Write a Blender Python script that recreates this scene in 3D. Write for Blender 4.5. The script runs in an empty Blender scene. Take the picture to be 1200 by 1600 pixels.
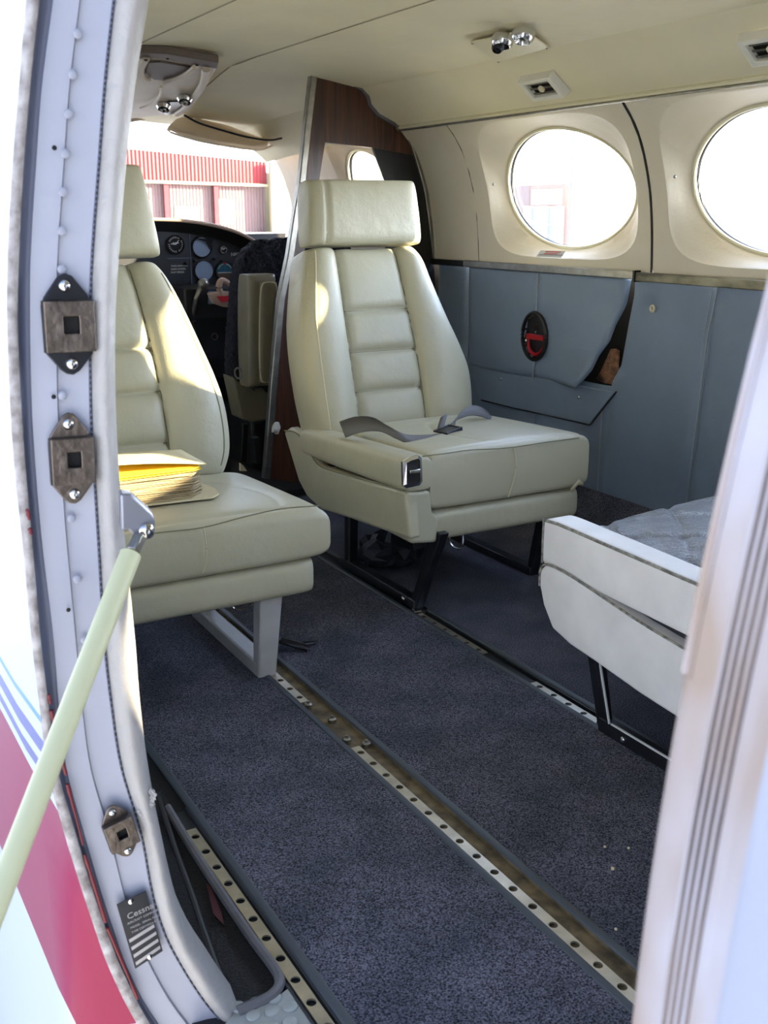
import bpy, bmesh, math, random
from mathutils import Vector, Matrix
random.seed(4)
sc = bpy.context.scene
COL = sc.collection
V = Vector

# ------------------------------------------------------------------ camera calibration
YAW, PITCH, ROLL, FPX, CH = 0.5150879, 0.2753505, -0.0022185, 1650.0, 0.8812375
def cam_axes():
    cy, sy, cp, sp = math.cos(YAW), math.sin(YAW), math.cos(PITCH), math.sin(PITCH)
    f = V((sy*cp, cy*cp, -sp)); r = V((cy, -sy, 0)); u = r.cross(f)
    c, s = math.cos(ROLL), math.sin(ROLL)
    return c*r + s*u, -s*r + c*u, f
CR, CU, CF = cam_axes()
CP = V((0, 0, CH))
def ray(px, py): return (CF*FPX + CR*(px-600) - CU*(py-800)).normalized()
def onX(px, py, x): d = ray(px, py); return CP + d*(x/d.x)
def onY(px, py, y): d = ray(px, py); return CP + d*(y/d.y)
def onZ(px, py, z): d = ray(px, py); return CP + d*((z-CH)/d.z)

# ------------------------------------------------------------------ materials
def nodes(m):
    m.use_nodes = True
    return m.node_tree.nodes, m.node_tree.links, m.node_tree.nodes['Principled BSDF']
MATS = {}
def srgb(c):
    return tuple(((x/255.0)/12.92 if x/255.0 <= .04045 else ((x/255.0+.055)/1.055)**2.4) for x in c) + (1,)
def mat(name, col, rough=.5, metal=0, bump=0, bscale=50, var=0, vscale=8, spec=.5, col2=None, detail=4, stretch=None, coat=0, fine=0, fscale=400):
    m = bpy.data.materials.new(name); N, L, b = nodes(m)
    b.inputs['Roughness'].default_value = rough
    b.inputs['Metallic'].default_value = metal
    b.inputs['Specular IOR Level'].default_value = spec
    b.inputs['Coat Weight'].default_value = coat
    c = srgb(col)
    b.inputs['Base Color'].default_value = c
    tc = N.new('ShaderNodeTexCoord'); src = tc.outputs['Object']
    if stretch:
        mp = N.new('ShaderNodeMapping'); mp.inputs['Scale'].default_value = stretch
        L.new(src, mp.inputs['Vector']); src = mp.outputs['Vector']
    if var or col2:
        n = N.new('ShaderNodeTexNoise'); n.inputs['Scale'].default_value = vscale; n.inputs['Detail'].default_value = detail
        L.new(src, n.inputs['Vector'])
        r = N.new('ShaderNodeValToRGB'); r.color_ramp.elements[0].position = .35; r.color_ramp.elements[1].position = .68
        if col2: r.color_ramp.elements[0].color = c; r.color_ramp.elements[1].color = srgb(col2)
        else:
            r.color_ramp.elements[0].color = tuple(x*(1-var) for x in c[:3])+(1,)
            r.color_ramp.elements[1].color = tuple(min(1, x*(1+var)) for x in c[:3])+(1,)
        L.new(n.outputs['Fac'], r.inputs['Fac']); L.new(r.outputs['Color'], b.inputs['Base Color'])
    if bump:
        n = N.new('ShaderNodeTexNoise'); n.inputs['Scale'].default_value = bscale; n.inputs['Detail'].default_value = detail
        L.new(src, n.inputs['Vector'])
        h = n.outputs['Fac']
        if fine:
            n2 = N.new('ShaderNodeTexNoise'); n2.inputs['Scale'].default_value = fscale; L.new(src, n2.inputs['Vector'])
            ad = N.new('ShaderNodeMath'); ad.operation = 'MULTIPLY_ADD'; ad.inputs[1].default_value = fine
            L.new(n2.outputs['Fac'], ad.inputs[0]); L.new(h, ad.inputs[2]); h = ad.outputs[0]
        bp = N.new('ShaderNodeBump'); bp.inputs['Strength'].default_value = 1; bp.inputs['Distance'].default_value = bump
        L.new(h, bp.inputs['Height']); L.new(bp.outputs['Normal'], b.inputs['Normal'])
    MATS[name] = m
    return m
M = MATS
mat('cream_leather', (174, 171, 147), .42, bump=.004, bscale=14, var=.05, vscale=5, fine=.08, fscale=420)
mat('seam_thread', (120, 118, 92), .7)
mat('piping', (196, 190, 160), .5)
mat('aged_leather', (226, 224, 220), .5, bump=.003, bscale=16, var=.08, vscale=9, fine=.1)
mat('worn_edge', (92, 90, 84), .7, col2=(160, 158, 148), vscale=90)
mat('creased_leather', (150, 155, 160), .28, bump=.05, bscale=15, var=.12, vscale=18, detail=6, fine=.1)
mat('blue_leather', (118, 134, 154), .45, bump=.006, bscale=9, var=.08, vscale=5, fine=.1)
mat('blue_piping', (60, 68, 76), .5)
mat('stitch', (150, 156, 160), .7)
mat('headliner', (218, 210, 180), .75, bump=.012, bscale=3.5, var=.04, vscale=4, fine=.02)
mat('ceiling_molding', (200, 186, 166), .55, bump=.002, bscale=20, var=.05)
mat('window_panel', (210, 202, 182), .55, bump=.0006, bscale=120, var=.03)
mat('cream_plastic', (206, 200, 170), .4)
mat('white_plastic', (214, 212, 200), .4)
mat('black_plastic', (16, 17, 20), .5)
mat('panel_black', (34, 37, 44), .55, bump=.0006, bscale=500)
mat('deep_black', (6, 6, 8), .8)
mat('chrome', (205, 205, 205), .18, metal=1)
mat('brushed_metal', (150, 148, 140), .38, metal=1, var=.15, vscale=40)
mat('worn_steel', (112, 104, 98), .38, metal=1, var=.3, vscale=30, bump=.001, bscale=90)
mat('worn_trim', (70, 68, 60), .4, metal=.8, col2=(170, 165, 145), vscale=18, stretch=(1, .5, 1))
mat('rail_metal', (190, 184, 168), .35, metal=.8, var=.14, vscale=30)
mat('corroded', (70, 62, 48), .75, metal=.2, col2=(128, 112, 84), vscale=28, bump=.002, bscale=90)
mat('dark_frame', (52, 54, 60), .3, metal=.7, var=.2, vscale=20)
mat('white_frame', (176, 176, 174), .42, var=.07, vscale=20)
mat('white_paint', (146, 150, 164), .35, var=.03, vscale=6, bump=.0006, bscale=20)
mat('edge_strip', (118, 112, 110), .6, col2=(176, 172, 172), vscale=60, bump=.002, bscale=120)
mat('groove_grey', (86, 92, 112), .5)
mat('white_vinyl', (158, 156, 154), .5, bump=.003, bscale=60, var=.04, vscale=20)
mat('webbing', (98, 98, 98), .6, bump=.001, bscale=700, stretch=(1, 1, 1))
mat('red_enamel', (178, 20, 34), .35)
mat('insulation', (150, 104, 74), .7, bump=.02, bscale=60, col2=(84, 58, 44), vscale=50)
mat('net_black', (17, 18, 20), .8, bump=.004, bscale=260, var=.3, vscale=200)
mat('grey_tube', (92, 92, 96), .6, bump=.002, bscale=60)
mat('tread_grey', (150, 156, 154), .45, var=.1)
mat('tube_cream', (184, 186, 150), .45)
mat('grey_cast', (140, 142, 152), .38, metal=.6)
mat('paper', (206, 196, 160), .8)
mat('paper_yellow', (244, 214, 70), .6)
mat('paper_edge', (136, 112, 74), .85, col2=(196, 184, 150), vscale=120, stretch=(.2, .2, 6))
mat('fleece', (22, 25, 38), .95, bump=.02, bscale=90, var=.4, vscale=90)
mat('brown_leather', (122, 116, 96), .4, bump=.004, bscale=20, var=.08, fine=.1)
mat('plate_black', (16, 20, 30), .45, var=.3, vscale=60)
mat('plate_grey', (160, 160, 164), .4, metal=.5)
mat('instrument_white', (215, 215, 210), .6)
mat('instrument_glass', (150, 166, 190), .08, spec=.9)
mat('blue_gauge', (28, 86, 108), .4)
mat('brown_gauge', (92, 70, 60), .5)
mat('glareshield', (176, 150, 132), .7)
mat('floor_pan', (30, 32, 36), .8)
mat('asphalt', (190, 187, 180), .9, var=.06, vscale=.3, bump=.01, bscale=10)
mat('hangar_door', (206, 178, 164), .7)
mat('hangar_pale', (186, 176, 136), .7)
mat('dark_red_steel', (100, 26, 34), .6)
mat('brick', (170, 118, 102), .8, var=.1, vscale=4)
mat('brick_dark', (120, 96, 100), .8, var=.1, vscale=4)
mat('office_glass', (96, 128, 140), .1, spec=.8)
mat('sign_white', (232, 230, 224), .6)
mat('sign_text', (110, 140, 130), .6)
mat('lamp_pole', (90, 100, 116), .5)
mat('red_paper', (188, 30, 40), .5)
mat('decal_white', (206, 208, 206), .5)
mat('visor', (236, 220, 198), .55)
mat('headliner_welt', (158, 150, 124), .8)
mat('dark_tan', (92, 80, 72), .6)
mat('faded_ribbon', (62, 16, 24), .8)
mat('pocket_blue', (34, 38, 52), .8)

def carpet():
    m = bpy.data.materials.new('carpet'); N, L, b = nodes(m)
    b.inputs['Roughness'].default_value = 1; b.inputs['Specular IOR Level'].default_value = .1
    b.inputs['Sheen Weight'].default_value = .05
    tc = N.new('ShaderNodeTexCoord')
    n = N.new('ShaderNodeTexNoise'); n.inputs['Scale'].default_value = 420; n.inputs['Detail'].default_value = 3
    n2 = N.new('ShaderNodeTexNoise'); n2.inputs['Scale'].default_value = 9; n2.inputs['Detail'].default_value = 5
    L.new(tc.outputs['Object'], n.inputs['Vector']); L.new(tc.outputs['Object'], n2.inputs['Vector'])
    r = N.new('ShaderNodeValToRGB')
    r.color_ramp.elements[0].position = .36; r.color_ramp.elements[0].color = srgb((27, 30, 36))
    r.color_ramp.elements[1].position = .72; r.color_ramp.elements[1].color = srgb((128, 132, 148))
    L.new(n.outputs['Fac'], r.inputs['Fac'])
    r2 = N.new('ShaderNodeValToRGB'); r2.color_ramp.elements[0].position = .35; r2.color_ramp.elements[0].color = (.62, .64, .66, 1)
    r2.color_ramp.elements[1].position = .65; r2.color_ramp.elements[1].color = (1.15, 1.08, 1.1, 1)
    L.new(n2.outputs['Fac'], r2.inputs['Fac'])
    mx = N.new('ShaderNodeMixRGB'); mx.blend_type = 'MULTIPLY'; mx.inputs[0].default_value = 1
    L.new(r.outputs['Color'], mx.inputs[1]); L.new(r2.outputs['Color'], mx.inputs[2]); L.new(mx.outputs['Color'], b.inputs['Base Color'])
    bp = N.new('ShaderNodeBump'); bp.inputs['Distance'].default_value = .004
    L.new(n.outputs['Fac'], bp.inputs['Height']); L.new(bp.outputs['Normal'], b.inputs['Normal'])
    MATS['carpet'] = m
carpet()
def wood():
    m = bpy.data.materials.new('wood_veneer'); N, L, b = nodes(m)
    b.inputs['Roughness'].default_value = .35
    tc = N.new('ShaderNodeTexCoord'); mp = N.new('ShaderNodeMapping'); mp.inputs['Scale'].default_value = (26, 26, 1.6)
    L.new(tc.outputs['Object'], mp.inputs['Vector'])
    n = N.new('ShaderNodeTexNoise'); n.inputs['Scale'].default_value = 2; n.inputs['Detail'].default_value = 8; n.inputs['Distortion'].default_value = 1.2
    L.new(mp.outputs['Vector'], n.inputs['Vector'])
    r = N.new('ShaderNodeValToRGB'); r.color_ramp.elements[0].position = .3; r.color_ramp.elements[0].color = srgb((38, 20, 12))
    r.color_ramp.elements[1].position = .75; r.color_ramp.elements[1].color = srgb((92, 56, 36))
    L.new(n.outputs['Fac'], r.inputs['Fac']); L.new(r.outputs['Color'], b.inputs['Base Color'])
    MATS['wood_veneer'] = m
wood()
def pane():
    m = bpy.data.materials.new('acrylic_pane'); N, L, b = nodes(m)
    N.remove(b); out = N['Material Output']
    t = N.new('ShaderNodeBsdfTransparent'); t.inputs[0].default_value = (.97, .98, .98, 1)
    tr = N.new('ShaderNodeBsdfTranslucent'); tr.inputs[0].default_value = (.95, .96, 1, 1)
    g = N.new('ShaderNodeBsdfGlossy'); g.inputs['Roughness'].default_value = .05
    m1 = N.new('ShaderNodeMixShader'); m1.inputs[0].default_value = .03
    m2 = N.new('ShaderNodeMixShader'); m2.inputs[0].default_value = .04
    L.new(t.outputs[0], m1.inputs[1]); L.new(tr.outputs[0], m1.inputs[2])
    L.new(m1.outputs[0], m2.inputs[1]); L.new(g.outputs[0], m2.inputs[2])
    L.new(m2.outputs[0], out.inputs[0])
    MATS['acrylic_pane'] = m
    m = m.copy(); m.name = 'windshield_pane'
    for n in m.node_tree.nodes:
        if n.type == 'MIX_SHADER' and abs(n.inputs[0].default_value-.03) < .001: n.inputs[0].default_value = .007
    MATS['windshield_pane'] = m
pane()
def clearplastic():
    m = bpy.data.materials.new('clear_cover'); N, L, b = nodes(m); N.remove(b); out = N['Material Output']
    t = N.new('ShaderNodeBsdfTransparent'); t.inputs[0].default_value = (.9, .9, .9, 1)
    g = N.new('ShaderNodeBsdfGlossy'); g.inputs['Roughness'].default_value = .08
    m2 = N.new('ShaderNodeMixShader'); m2.inputs[0].default_value = .06
    L.new(t.outputs[0], m2.inputs[1]); L.new(g.outputs[0], m2.inputs[2]); L.new(m2.outputs[0], out.inputs[0])
    MATS['clear_cover'] = m
clearplastic()
def corrugated(name, col, col2, sc_):
    m = bpy.data.materials.new(name); N, L, b = nodes(m); b.inputs['Roughness'].default_value = .6
    tc = N.new('ShaderNodeTexCoord'); w = N.new('ShaderNodeTexWave'); w.bands_direction = 'X'; w.inputs['Scale'].default_value = sc_
    L.new(tc.outputs['Object'], w.inputs['Vector'])
    r = N.new('ShaderNodeValToRGB'); r.color_ramp.elements[0].color = srgb(col2); r.color_ramp.elements[1].color = srgb(col)
    r.color_ramp.elements[0].position = .1; r.color_ramp.elements[1].position = .4
    L.new(w.outputs['Fac'], r.inputs['Fac']); L.new(r.outputs['Color'], b.inputs['Base Color'])
    bp = N.new('ShaderNodeBump'); bp.inputs['Distance'].default_value = .1; L.new(w.outputs['Fac'], bp.inputs['Height']); L.new(bp.outputs['Normal'], b.inputs['Normal'])
    MATS[name] = m
corrugated('corrugated_red', (150, 22, 22), (128, 16, 18), .8)
corrugated('corrugated_cream', (176, 168, 138), (140, 130, 108), .55)
corrugated('corrugated_door', (140, 112, 106), (122, 96, 90), .9)
def skin_paint():
    m = bpy.data.materials.new('painted_skin'); N, L, b = nodes(m); b.inputs['Roughness'].default_value = .32; b.inputs['Specular IOR Level'].default_value = .35
    g = N.new('ShaderNodeNewGeometry'); s = N.new('ShaderNodeSeparateXYZ'); L.new(g.outputs['Position'], s.inputs[0])
    mr = N.new('ShaderNodeMapRange'); mr.inputs['From Min'].default_value = 0; mr.inputs['From Max'].default_value = .5
    L.new(s.outputs['Z'], mr.inputs['Value'])
    r = N.new('ShaderNodeValToRGB'); r.color_ramp.interpolation = 'CONSTANT'
    W = srgb((176, 186, 204)); R = srgb((132, 8, 60)); P = srgb((96, 98, 150)); B = srgb((96, 136, 172))
    st = [(0, W), (.03, R), (.31, W), (.333, P), (.352, W), (.368, P), (.388, W), (.408, B), (.416, W)]
    e = r.color_ramp.elements; e[0].position = 0; e[0].color = W; e[1].position = st[1][0]/.5; e[1].color = R
    for z, c in st[2:]: q = e.new(z/.5); q.color = c
    L.new(mr.outputs[0], r.inputs['Fac']); L.new(r.outputs['Color'], b.inputs['Base Color'])
    MATS['painted_skin'] = m
skin_paint()
def latch_stained():
    # cream rubber door edge with soot stains along its grooves
    m = bpy.data.materials.new('stained_edge'); N, L, b = nodes(m); b.inputs['Roughness'].default_value = .5
    tc = N.new('ShaderNodeTexCoord'); n = N.new('ShaderNodeTexNoise'); n.inputs['Scale'].default_value = 7; n.inputs['Detail'].default_value = 3
    L.new(tc.outputs['Object'], n.inputs['Vector'])
    r = N.new('ShaderNodeValToRGB'); r.color_ramp.elements[0].position = .38; r.color_ramp.elements[0].color = srgb((142, 124, 110))
    r.color_ramp.elements[1].position = .62; r.color_ramp.elements[1].color = srgb((168, 166, 174))
    L.new(n.outputs['Fac'], r.inputs['Fac']); L.new(r.outputs['Color'], b.inputs['Base Color'])
    MATS['stained_edge'] = m
latch_stained()
mat('groove_brown', (52, 38, 36), .6, col2=(112, 98, 92), vscale=9)

# ------------------------------------------------------------------ helpers
def tag(o, label=None, cat=None, group=None, kind=None):
    if label: o['label'] = label
    if cat: o['category'] = cat
    if group: o['group'] = group
    if kind: o['kind'] = kind
    return o
def empty(name, loc, label=None, cat=None, group=None):
    o = bpy.data.objects.new(name, None); COL.objects.link(o); o.location = loc; o.empty_display_size = .05
    bpy.context.view_layer.update()
    return tag(o, label, cat, group)
def finish(name, bm, m, parent=None, smooth=True, angle=40, bevel=0, bseg=2, subsurf=0, solid=0, origin=None, kind=None):
    bmesh.ops.remove_doubles(bm, verts=bm.verts, dist=1e-6)
    bmesh.ops.recalc_face_normals(bm, faces=bm.faces)
    me = bpy.data.meshes.new(name)
    c = V((0, 0, 0))
    if bm.verts:
        if origin is not None: c = V(origin)
        else:
            lo = V([min(v.co[i] for v in bm.verts) for i in range(3)]); hi = V([max(v.co[i] for v in bm.verts) for i in range(3)])
            c = (lo+hi)/2; c.z = lo.z
    bmesh.ops.translate(bm, verts=bm.verts, vec=-c)
    if smooth:
        for f in bm.faces: f.smooth = True
    bm.to_mesh(me); bm.free()
    if smooth and angle < 180: me.set_sharp_from_angle(angle=math.radians(angle))
    me.materials.append(MATS[m] if isinstance(m, str) else m)
    o = bpy.data.objects.new(name, me); COL.objects.link(o)
    if parent:
        o.parent = parent
        pm = V(parent.get('_w', (0, 0, 0))) if False else world_loc(parent)
        o.location = c - pm
    else: o.location = c
    if solid:
        md = o.modifiers.new('solid', 'SOLIDIFY'); md.thickness = solid; md.offset = 0
    if bevel:
        md = o.modifiers.new('bevel', 'BEVEL'); md.width = bevel; md.segments = bseg; md.limit_method = 'ANGLE'; md.angle_limit = math.radians(35)
    if subsurf:
        md = o.modifiers.new('sub', 'SUBSURF'); md.levels = subsurf; md.render_levels = subsurf
    if kind: o['kind'] = kind
    return o
def world_loc(o):
    p = V(o.location)
    while o.parent: o = o.parent; p = p + V(o.location)
    return p
def box(bm, lo, hi, mx=None):
    x0, y0, z0 = lo; x1, y1, z1 = hi
    vs = [bm.verts.new(mx @ V(c) if mx else V(c)) for c in [(x0,y0,z0),(x1,y0,z0),(x1,y1,z0),(x0,y1,z0),(x0,y0,z1),(x1,y0,z1),(x1,y1,z1),(x0,y1,z1)]]
    for f in [(0,3,2,1),(4,5,6,7),(0,1,5,4),(1,2,6,5),(2,3,7,6),(3,0,4,7)]: bm.faces.new([vs[i] for i in f])
def frame(a, b, up=V((0, 0, 1))):
    d = (V(b)-V(a)).normalized(); s = d.cross(up)
    if s.length < 1e-4: s = d.cross(V((1, 0, 0)))
    s.normalize(); return d, s, s.cross(d)
def bar(bm, a, b, w, h, up=V((0, 0, 1))):
    a, b = V(a), V(b); d, s, t = frame(a, b, up)
    r = []
    for p in (a, b):
        r.append([bm.verts.new(p+s*x*w/2+t*y*h/2) for x, y in ((-1,-1),(1,-1),(1,1),(-1,1))])
    for i in range(4): bm.faces.new([r[0][i], r[0][(i+1)%4], r[1][(i+1)%4], r[1][i]])
    bm.faces.new(r[0][::-1]); bm.faces.new(r[1])
def tube(bm, pts, rad, seg=8, closed=False, flat=1.0, up=V((0, 0, 1))):
    pts = [V(p) for p in pts]; n = len(pts); rings = []
    for i, p in enumerate(pts):
        a = pts[(i-1) % n] if (closed or i > 0) else p; b = pts[(i+1) % n] if (closed or i < n-1) else p
        d, s, t = frame(a, b, up)
        rr = rad[i] if isinstance(rad, (list, tuple)) else rad
        rings.append([bm.verts.new(p + s*math.cos(k*2*math.pi/seg)*rr + t*math.sin(k*2*math.pi/seg)*rr*flat) for k in range(seg)])
    for i in range(n if closed else n-1):
        A, B = rings[i], rings[(i+1) % n]
        for k in range(seg): bm.faces.new([A[k], A[(k+1) % seg], B[(k+1) % seg], B[k]])
    if not closed: bm.faces.new(rings[0][::-1]); bm.faces.new(rings[-1])
def lathe(bm, c, axis, prof, seg=24, flatx=1.0, side=None):
    axis = V(axis).normalized(); s = axis.cross(side if side else V((0, 0, 1)))
    if s.length < 1e-4: s = axis.cross(V((1, 0, 0)))
    s.normalize(); t = axis.cross(s); c = V(c); rings = []
    for r, h in prof:
        if r < 1e-6: rings.append([bm.verts.new(c+axis*h)])
        else: rings.append([bm.verts.new(c+axis*h+(s*math.cos(k*2*math.pi/seg)*flatx+t*math.sin(k*2*math.pi/seg))*r) for k in range(seg)])
    for A, B in zip(rings, rings[1:]):
        for k in range(seg):
            q = [A[k % len(A)], A[(k+1) % len(A)], B[(k+1) % len(B)], B[k % len(B)]]
            u = []
            for v in q:
                if v not in u: u.append(v)
            if len(u) > 2:
                try: bm.faces.new(u)
                except ValueError: pass
def prism(bm, pts, d):
    """closed polygon pts, extruded by vector d"""
    a = [bm.verts.new(V(p)) for p in pts]; b = [bm.verts.new(V(p)+V(d)) for p in pts]; n = len(pts)
    bm.faces.new(a); bm.faces.new(b[::-1])
    for i in range(n): bm.faces.new([a[i], b[i], b[(i+1) % n], a[(i+1) % n]])
def grid(bm, P, cap=False, closeu=False):
    vs = [[bm.verts.new(V(p)) for p in row] for row in P]
    for i in range(len(vs)-1):
        n = len(vs[i])
        for j in range(n if closeu else n-1):
            try: bm.faces.new([vs[i][j], vs[i][(j+1) % n], vs[i+1][(j+1) % n], vs[i+1][j]])
            except ValueError: pass
    if cap:
        bm.faces.new(vs[0][::-1]); bm.faces.new(vs[-1])
def cr(pts, n=8, closed=False):
    """Catmull-Rom"""
    pts = [V(p) for p in pts]; out = []; m = len(pts)
    for i in range(m if closed else m-1):
        p0 = pts[(i-1) % m] if closed or i > 0 else pts[0]*2-pts[1]
        p1 = pts[i]; p2 = pts[(i+1) % m]
        p3 = pts[(i+2) % m] if closed or i < m-2 else pts[-1]*2-pts[-2]
        for k in range(n):
            t = k/n; t2 = t*t; t3 = t2*t
            out.append(.5*((2*p1)+(p2-p0)*t+(2*p0-5*p1+4*p2-p3)*t2+(3*p1-p0-3*p2+p3)*t3))
    if not closed: out.append(pts[-1])
    return out
def interp(tab, x):
    if x <= tab[0][0]: return tab[0][1]
    for (a, u), (b, v) in zip(tab, tab[1:]):
        if x <= b: return u+(v-u)*(x-a)/(b-a)
    return tab[-1][1]
def sinterp(tab, x):
    """smooth (catmull) interpolation of a table"""
    n = len(tab)
    if x <= tab[0][0]: return tab[0][1]
    if x >= tab[-1][0]: return tab[-1][1]
    for i in range(n-1):
        if x <= tab[i+1][0]:
            x0, y0 = tab[i]; x1, y1 = tab[i+1]; t = (x-x0)/(x1-x0)
            m0 = (tab[i+1][1]-tab[i-1][1])/(tab[i+1][0]-tab[i-1][0]) if i > 0 else (y1-y0)/(x1-x0)
            m1 = (tab[i+2][1]-y0)/(tab[i+2][0]-x0) if i < n-2 else (y1-y0)/(x1-x0)
            h = x1-x0; t2 = t*t; t3 = t2*t
            return (2*t3-3*t2+1)*y0+(t3-2*t2+t)*h*m0+(-2*t3+3*t2)*y1+(t3-t2)*h*m1
def simple(name, fn, m, parent=None, **k):
    bm = bmesh.new(); fn(bm); return finish(name, bm, m, parent, **k)
def tubeobj(name, pts, r, m, parent=None, seg=8, **k):
    bm = bmesh.new(); tube(bm, pts, r, seg, closed=k.pop('closed', False), flat=k.pop('flat', 1.0)); return finish(name, bm, m, parent, **k)
def screw(bm, c, axis, r):
    lathe(bm, c, axis, [(r, 0), (r, r*.35), (r*.75, r*.65), (r*.3, r*.75), (r*.25, r*.45), (0, r*.45)], 14)

def samples(n, p):
    s = set(i/n for i in range(n+1))
    k = 26
    for i in range(1, k):
        a = math.pi*i/k; c = math.cos(a); x = (1 if c > 0 else -1)*abs(c)**(2/p)
        if abs(x) > .8: s.add(round(.5-.5*x, 6))
    return sorted(s)
class Slab:
    """soft upholstered slab. P(s,v) = between left and right lines; front offset along normal."""
    def __init__(s, left, right, normal, thick, p=5, pv=6, feat=None, ny=60, nx=70, backflat=1.0, vin=.0):
        s.left, s.right, s.normal, s.thick, s.p, s.pv, s.feat, s.ny, s.nx, s.bf, s.vin = left, right, normal, thick, p, pv, feat, ny, nx, backflat, vin
    def env(s, u, p): return max(0.0, 1-abs(2*u-1)**p)**(1.0/p)
    def pos(s, u, v, side=1, feat=True):
        A, B = s.left(v), s.right(v); T = s.thick(v) if callable(s.thick) else s.thick
        ev = s.env(v, s.pv); eu = s.env(u, s.p)
        # round the plan corners slightly too
        k = .5*s.vin*(1-ev)
        q = A.lerp(B, k+(1-2*k)*u)
        n = s.normal(v) if callable(s.normal) else s.normal
        h = T*.5*eu*ev
        if side > 0:
            if feat and s.feat: h += s.feat(u, v)*min(1, eu*ev*1.5)
        else: h = -h*s.bf
        return q+n*h
    def build(s, name, m, parent=None, **k):
        us = samples(s.nx, s.p); vs = samples(s.ny, s.pv)
        bm = bmesh.new(); P = []
        for v in vs:
            P.append([s.pos(u, v, 1) for u in us]+[s.pos(u, v, -1) for u in us[::-1][1:-1]])
        grid(bm, P, cap=False, closeu=True)
        return finish(name, bm, m, parent, angle=180, **k)
    def seam(s, name, uv, r, m, parent, lift=0.0, n=6):
        pts = []
        for (u0, v0), (u1, v1) in zip(uv, uv[1:]):
            for i in range(n): t = i/n; pts.append((u0+(u1-u0)*t, v0+(v1-v0)*t))
        pts.append(uv[-1])
        nn = s.normal(.5) if callable(s.normal) else s.normal
        return tubeobj(name, [s.pos(u, v)+nn*lift for u, v in pts], r, m, parent, seg=6)
def gz(d, w): return math.exp(-(d/w)**2)

# ------------------------------------------------------------------ camera
cam = bpy.data.objects.new('camera', bpy.data.cameras.new('camera')); COL.objects.link(cam); sc.camera = cam
cam.matrix_world = Matrix(((CR.x, CU.x, -CF.x, CP.x), (CR.y, CU.y, -CF.y, CP.y), (CR.z, CU.z, -CF.z, CP.z), (0, 0, 0, 1)))
cam.data.sensor_fit = 'VERTICAL'; cam.data.sensor_height = 36; cam.data.lens = FPX*36/1600
cam.data.clip_start = .02; cam.data.clip_end = 1000
cam.data.dof.use_dof = True; cam.data.dof.focus_distance = 2.0; cam.data.dof.aperture_fstop = 14

# ------------------------------------------------------------------ light
SKY = 3.4
w = bpy.data.worlds.new('sky'); sc.world = w; w.use_nodes = True
N, L = w.node_tree.nodes, w.node_tree.links
bg = N['Background']; tc = N.new('ShaderNodeTexCoord'); sp = N.new('ShaderNodeSeparateXYZ'); L.new(tc.outputs['Generated'], sp.inputs[0])
r = N.new('ShaderNodeValToRGB'); L.new(sp.outputs['Z'], r.inputs[0])
r.color_ramp.elements[0].position = 0; r.color_ramp.elements[0].color = (.88, .93, 1, 1)
r.color_ramp.elements[1].position = .9; r.color_ramp.elements[1].color = (.08, .12, .22, 1)
e = r.color_ramp.elements.new(.14); e.color = (.74, .82, .98, 1)
e = r.color_ramp.elements.new(.35); e.color = (.3, .38, .56, 1)
# brighter towards the low sun
ab = N.new('ShaderNodeMath'); ab.operation = 'MAXIMUM'; ab.inputs[1].default_value = 0; L.new(sp.outputs['X'], ab.inputs[0])
mr = N.new('ShaderNodeMapRange'); mr.inputs['From Min'].default_value = 0; mr.inputs['From Max'].default_value = 1; mr.inputs['To Min'].default_value = SKY*.62; mr.inputs['To Max'].default_value = SKY*6.2
L.new(ab.outputs[0], mr.inputs['Value']); L.new(mr.outputs[0], bg.inputs['Strength'])
L.new(r.outputs['Color'], bg.inputs['Color'])
sun = bpy.data.objects.new('sun', bpy.data.lights.new('sun', 'SUN')); COL.objects.link(sun)
SUN_DIR = V((-1, .675, -.305)).normalized()
sun.rotation_euler = SUN_DIR.to_track_quat('-Z', 'Y').to_euler(); sun.location = (20, -15, 10)
sun.data.energy = 18; sun.data.color = (1, .83, .55); sun.data.angle = .012
sc.view_settings.view_transform = 'Standard'; sc.view_settings.look = 'None'; sc.view_settings.gamma = 1
sc.view_settings.use_curve_mapping = False; sc.view_settings.exposure = 1.15
try: sc.cycles.diffuse_bounces = 6; sc.cycles.max_bounces = 14; sc.cycles.transparent_max_bounces = 16
except Exception: pass

# ------------------------------------------------------------------ section curves
CX = 1.03                                   # cabin centre line
YB = 3.0                                    # bulkhead plane
def xw(z):                                  # right inner wall, above the belt
    return sinterp([(.60, 1.895), (.735, 1.885), (.85, 1.876), (.95, 1.858), (1.06, 1.815), (1.14, 1.75), (1.2, 1.67)], z)
def xl(z): return 2*CX-xw(z)+.07            # left inner wall

# ------------------------------------------------------------------ floor, carpet, rails
RA, RB, RC, RD = .428, .757, 1.178, 1.565
simple('floor', lambda bm: box(bm, (.30, -1.2, -.03), (1.9, 4.3, -.004)), 'floor_pan', kind='structure')
def carpet_piece(name, x0, x1, y0, y1, label, ramp=False):
    t = .007
    def f(bm):
        if not ramp: box(bm, (x0, y0, -.004), (x1, y1, t))
        else:
            xs = [x0, 1.70, 1.76, 1.82, 1.87, 1.885]; zs = [t, t, .012, .04, .095, .15]
            P = [[(x, y, z) for x, z in zip(xs, zs)] for y in (y0, y1)]
            grid(bm, P); 
            P = [[(x, y, z-.012) for x, z in zip(xs, zs)] for y in (y0, y1)]
            grid(bm, P)
    o = simple(name, f, 'carpet', bevel=.003)
    tag(o, label, 'carpet')
    for x in (x0, x1):
        if ramp and x == x1: continue
        tubeobj('bound_edge', [(x, y0, t-.001), (x, y1, t-.001)], .007, 'blue_piping', o, seg=8, flat=.55)
    return o
carpet_piece('floor_carpet', RA+.022, RB-.016, -1.15, 2.98, 'charcoal cabin carpet strip nearest the door, under the left seat')
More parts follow.
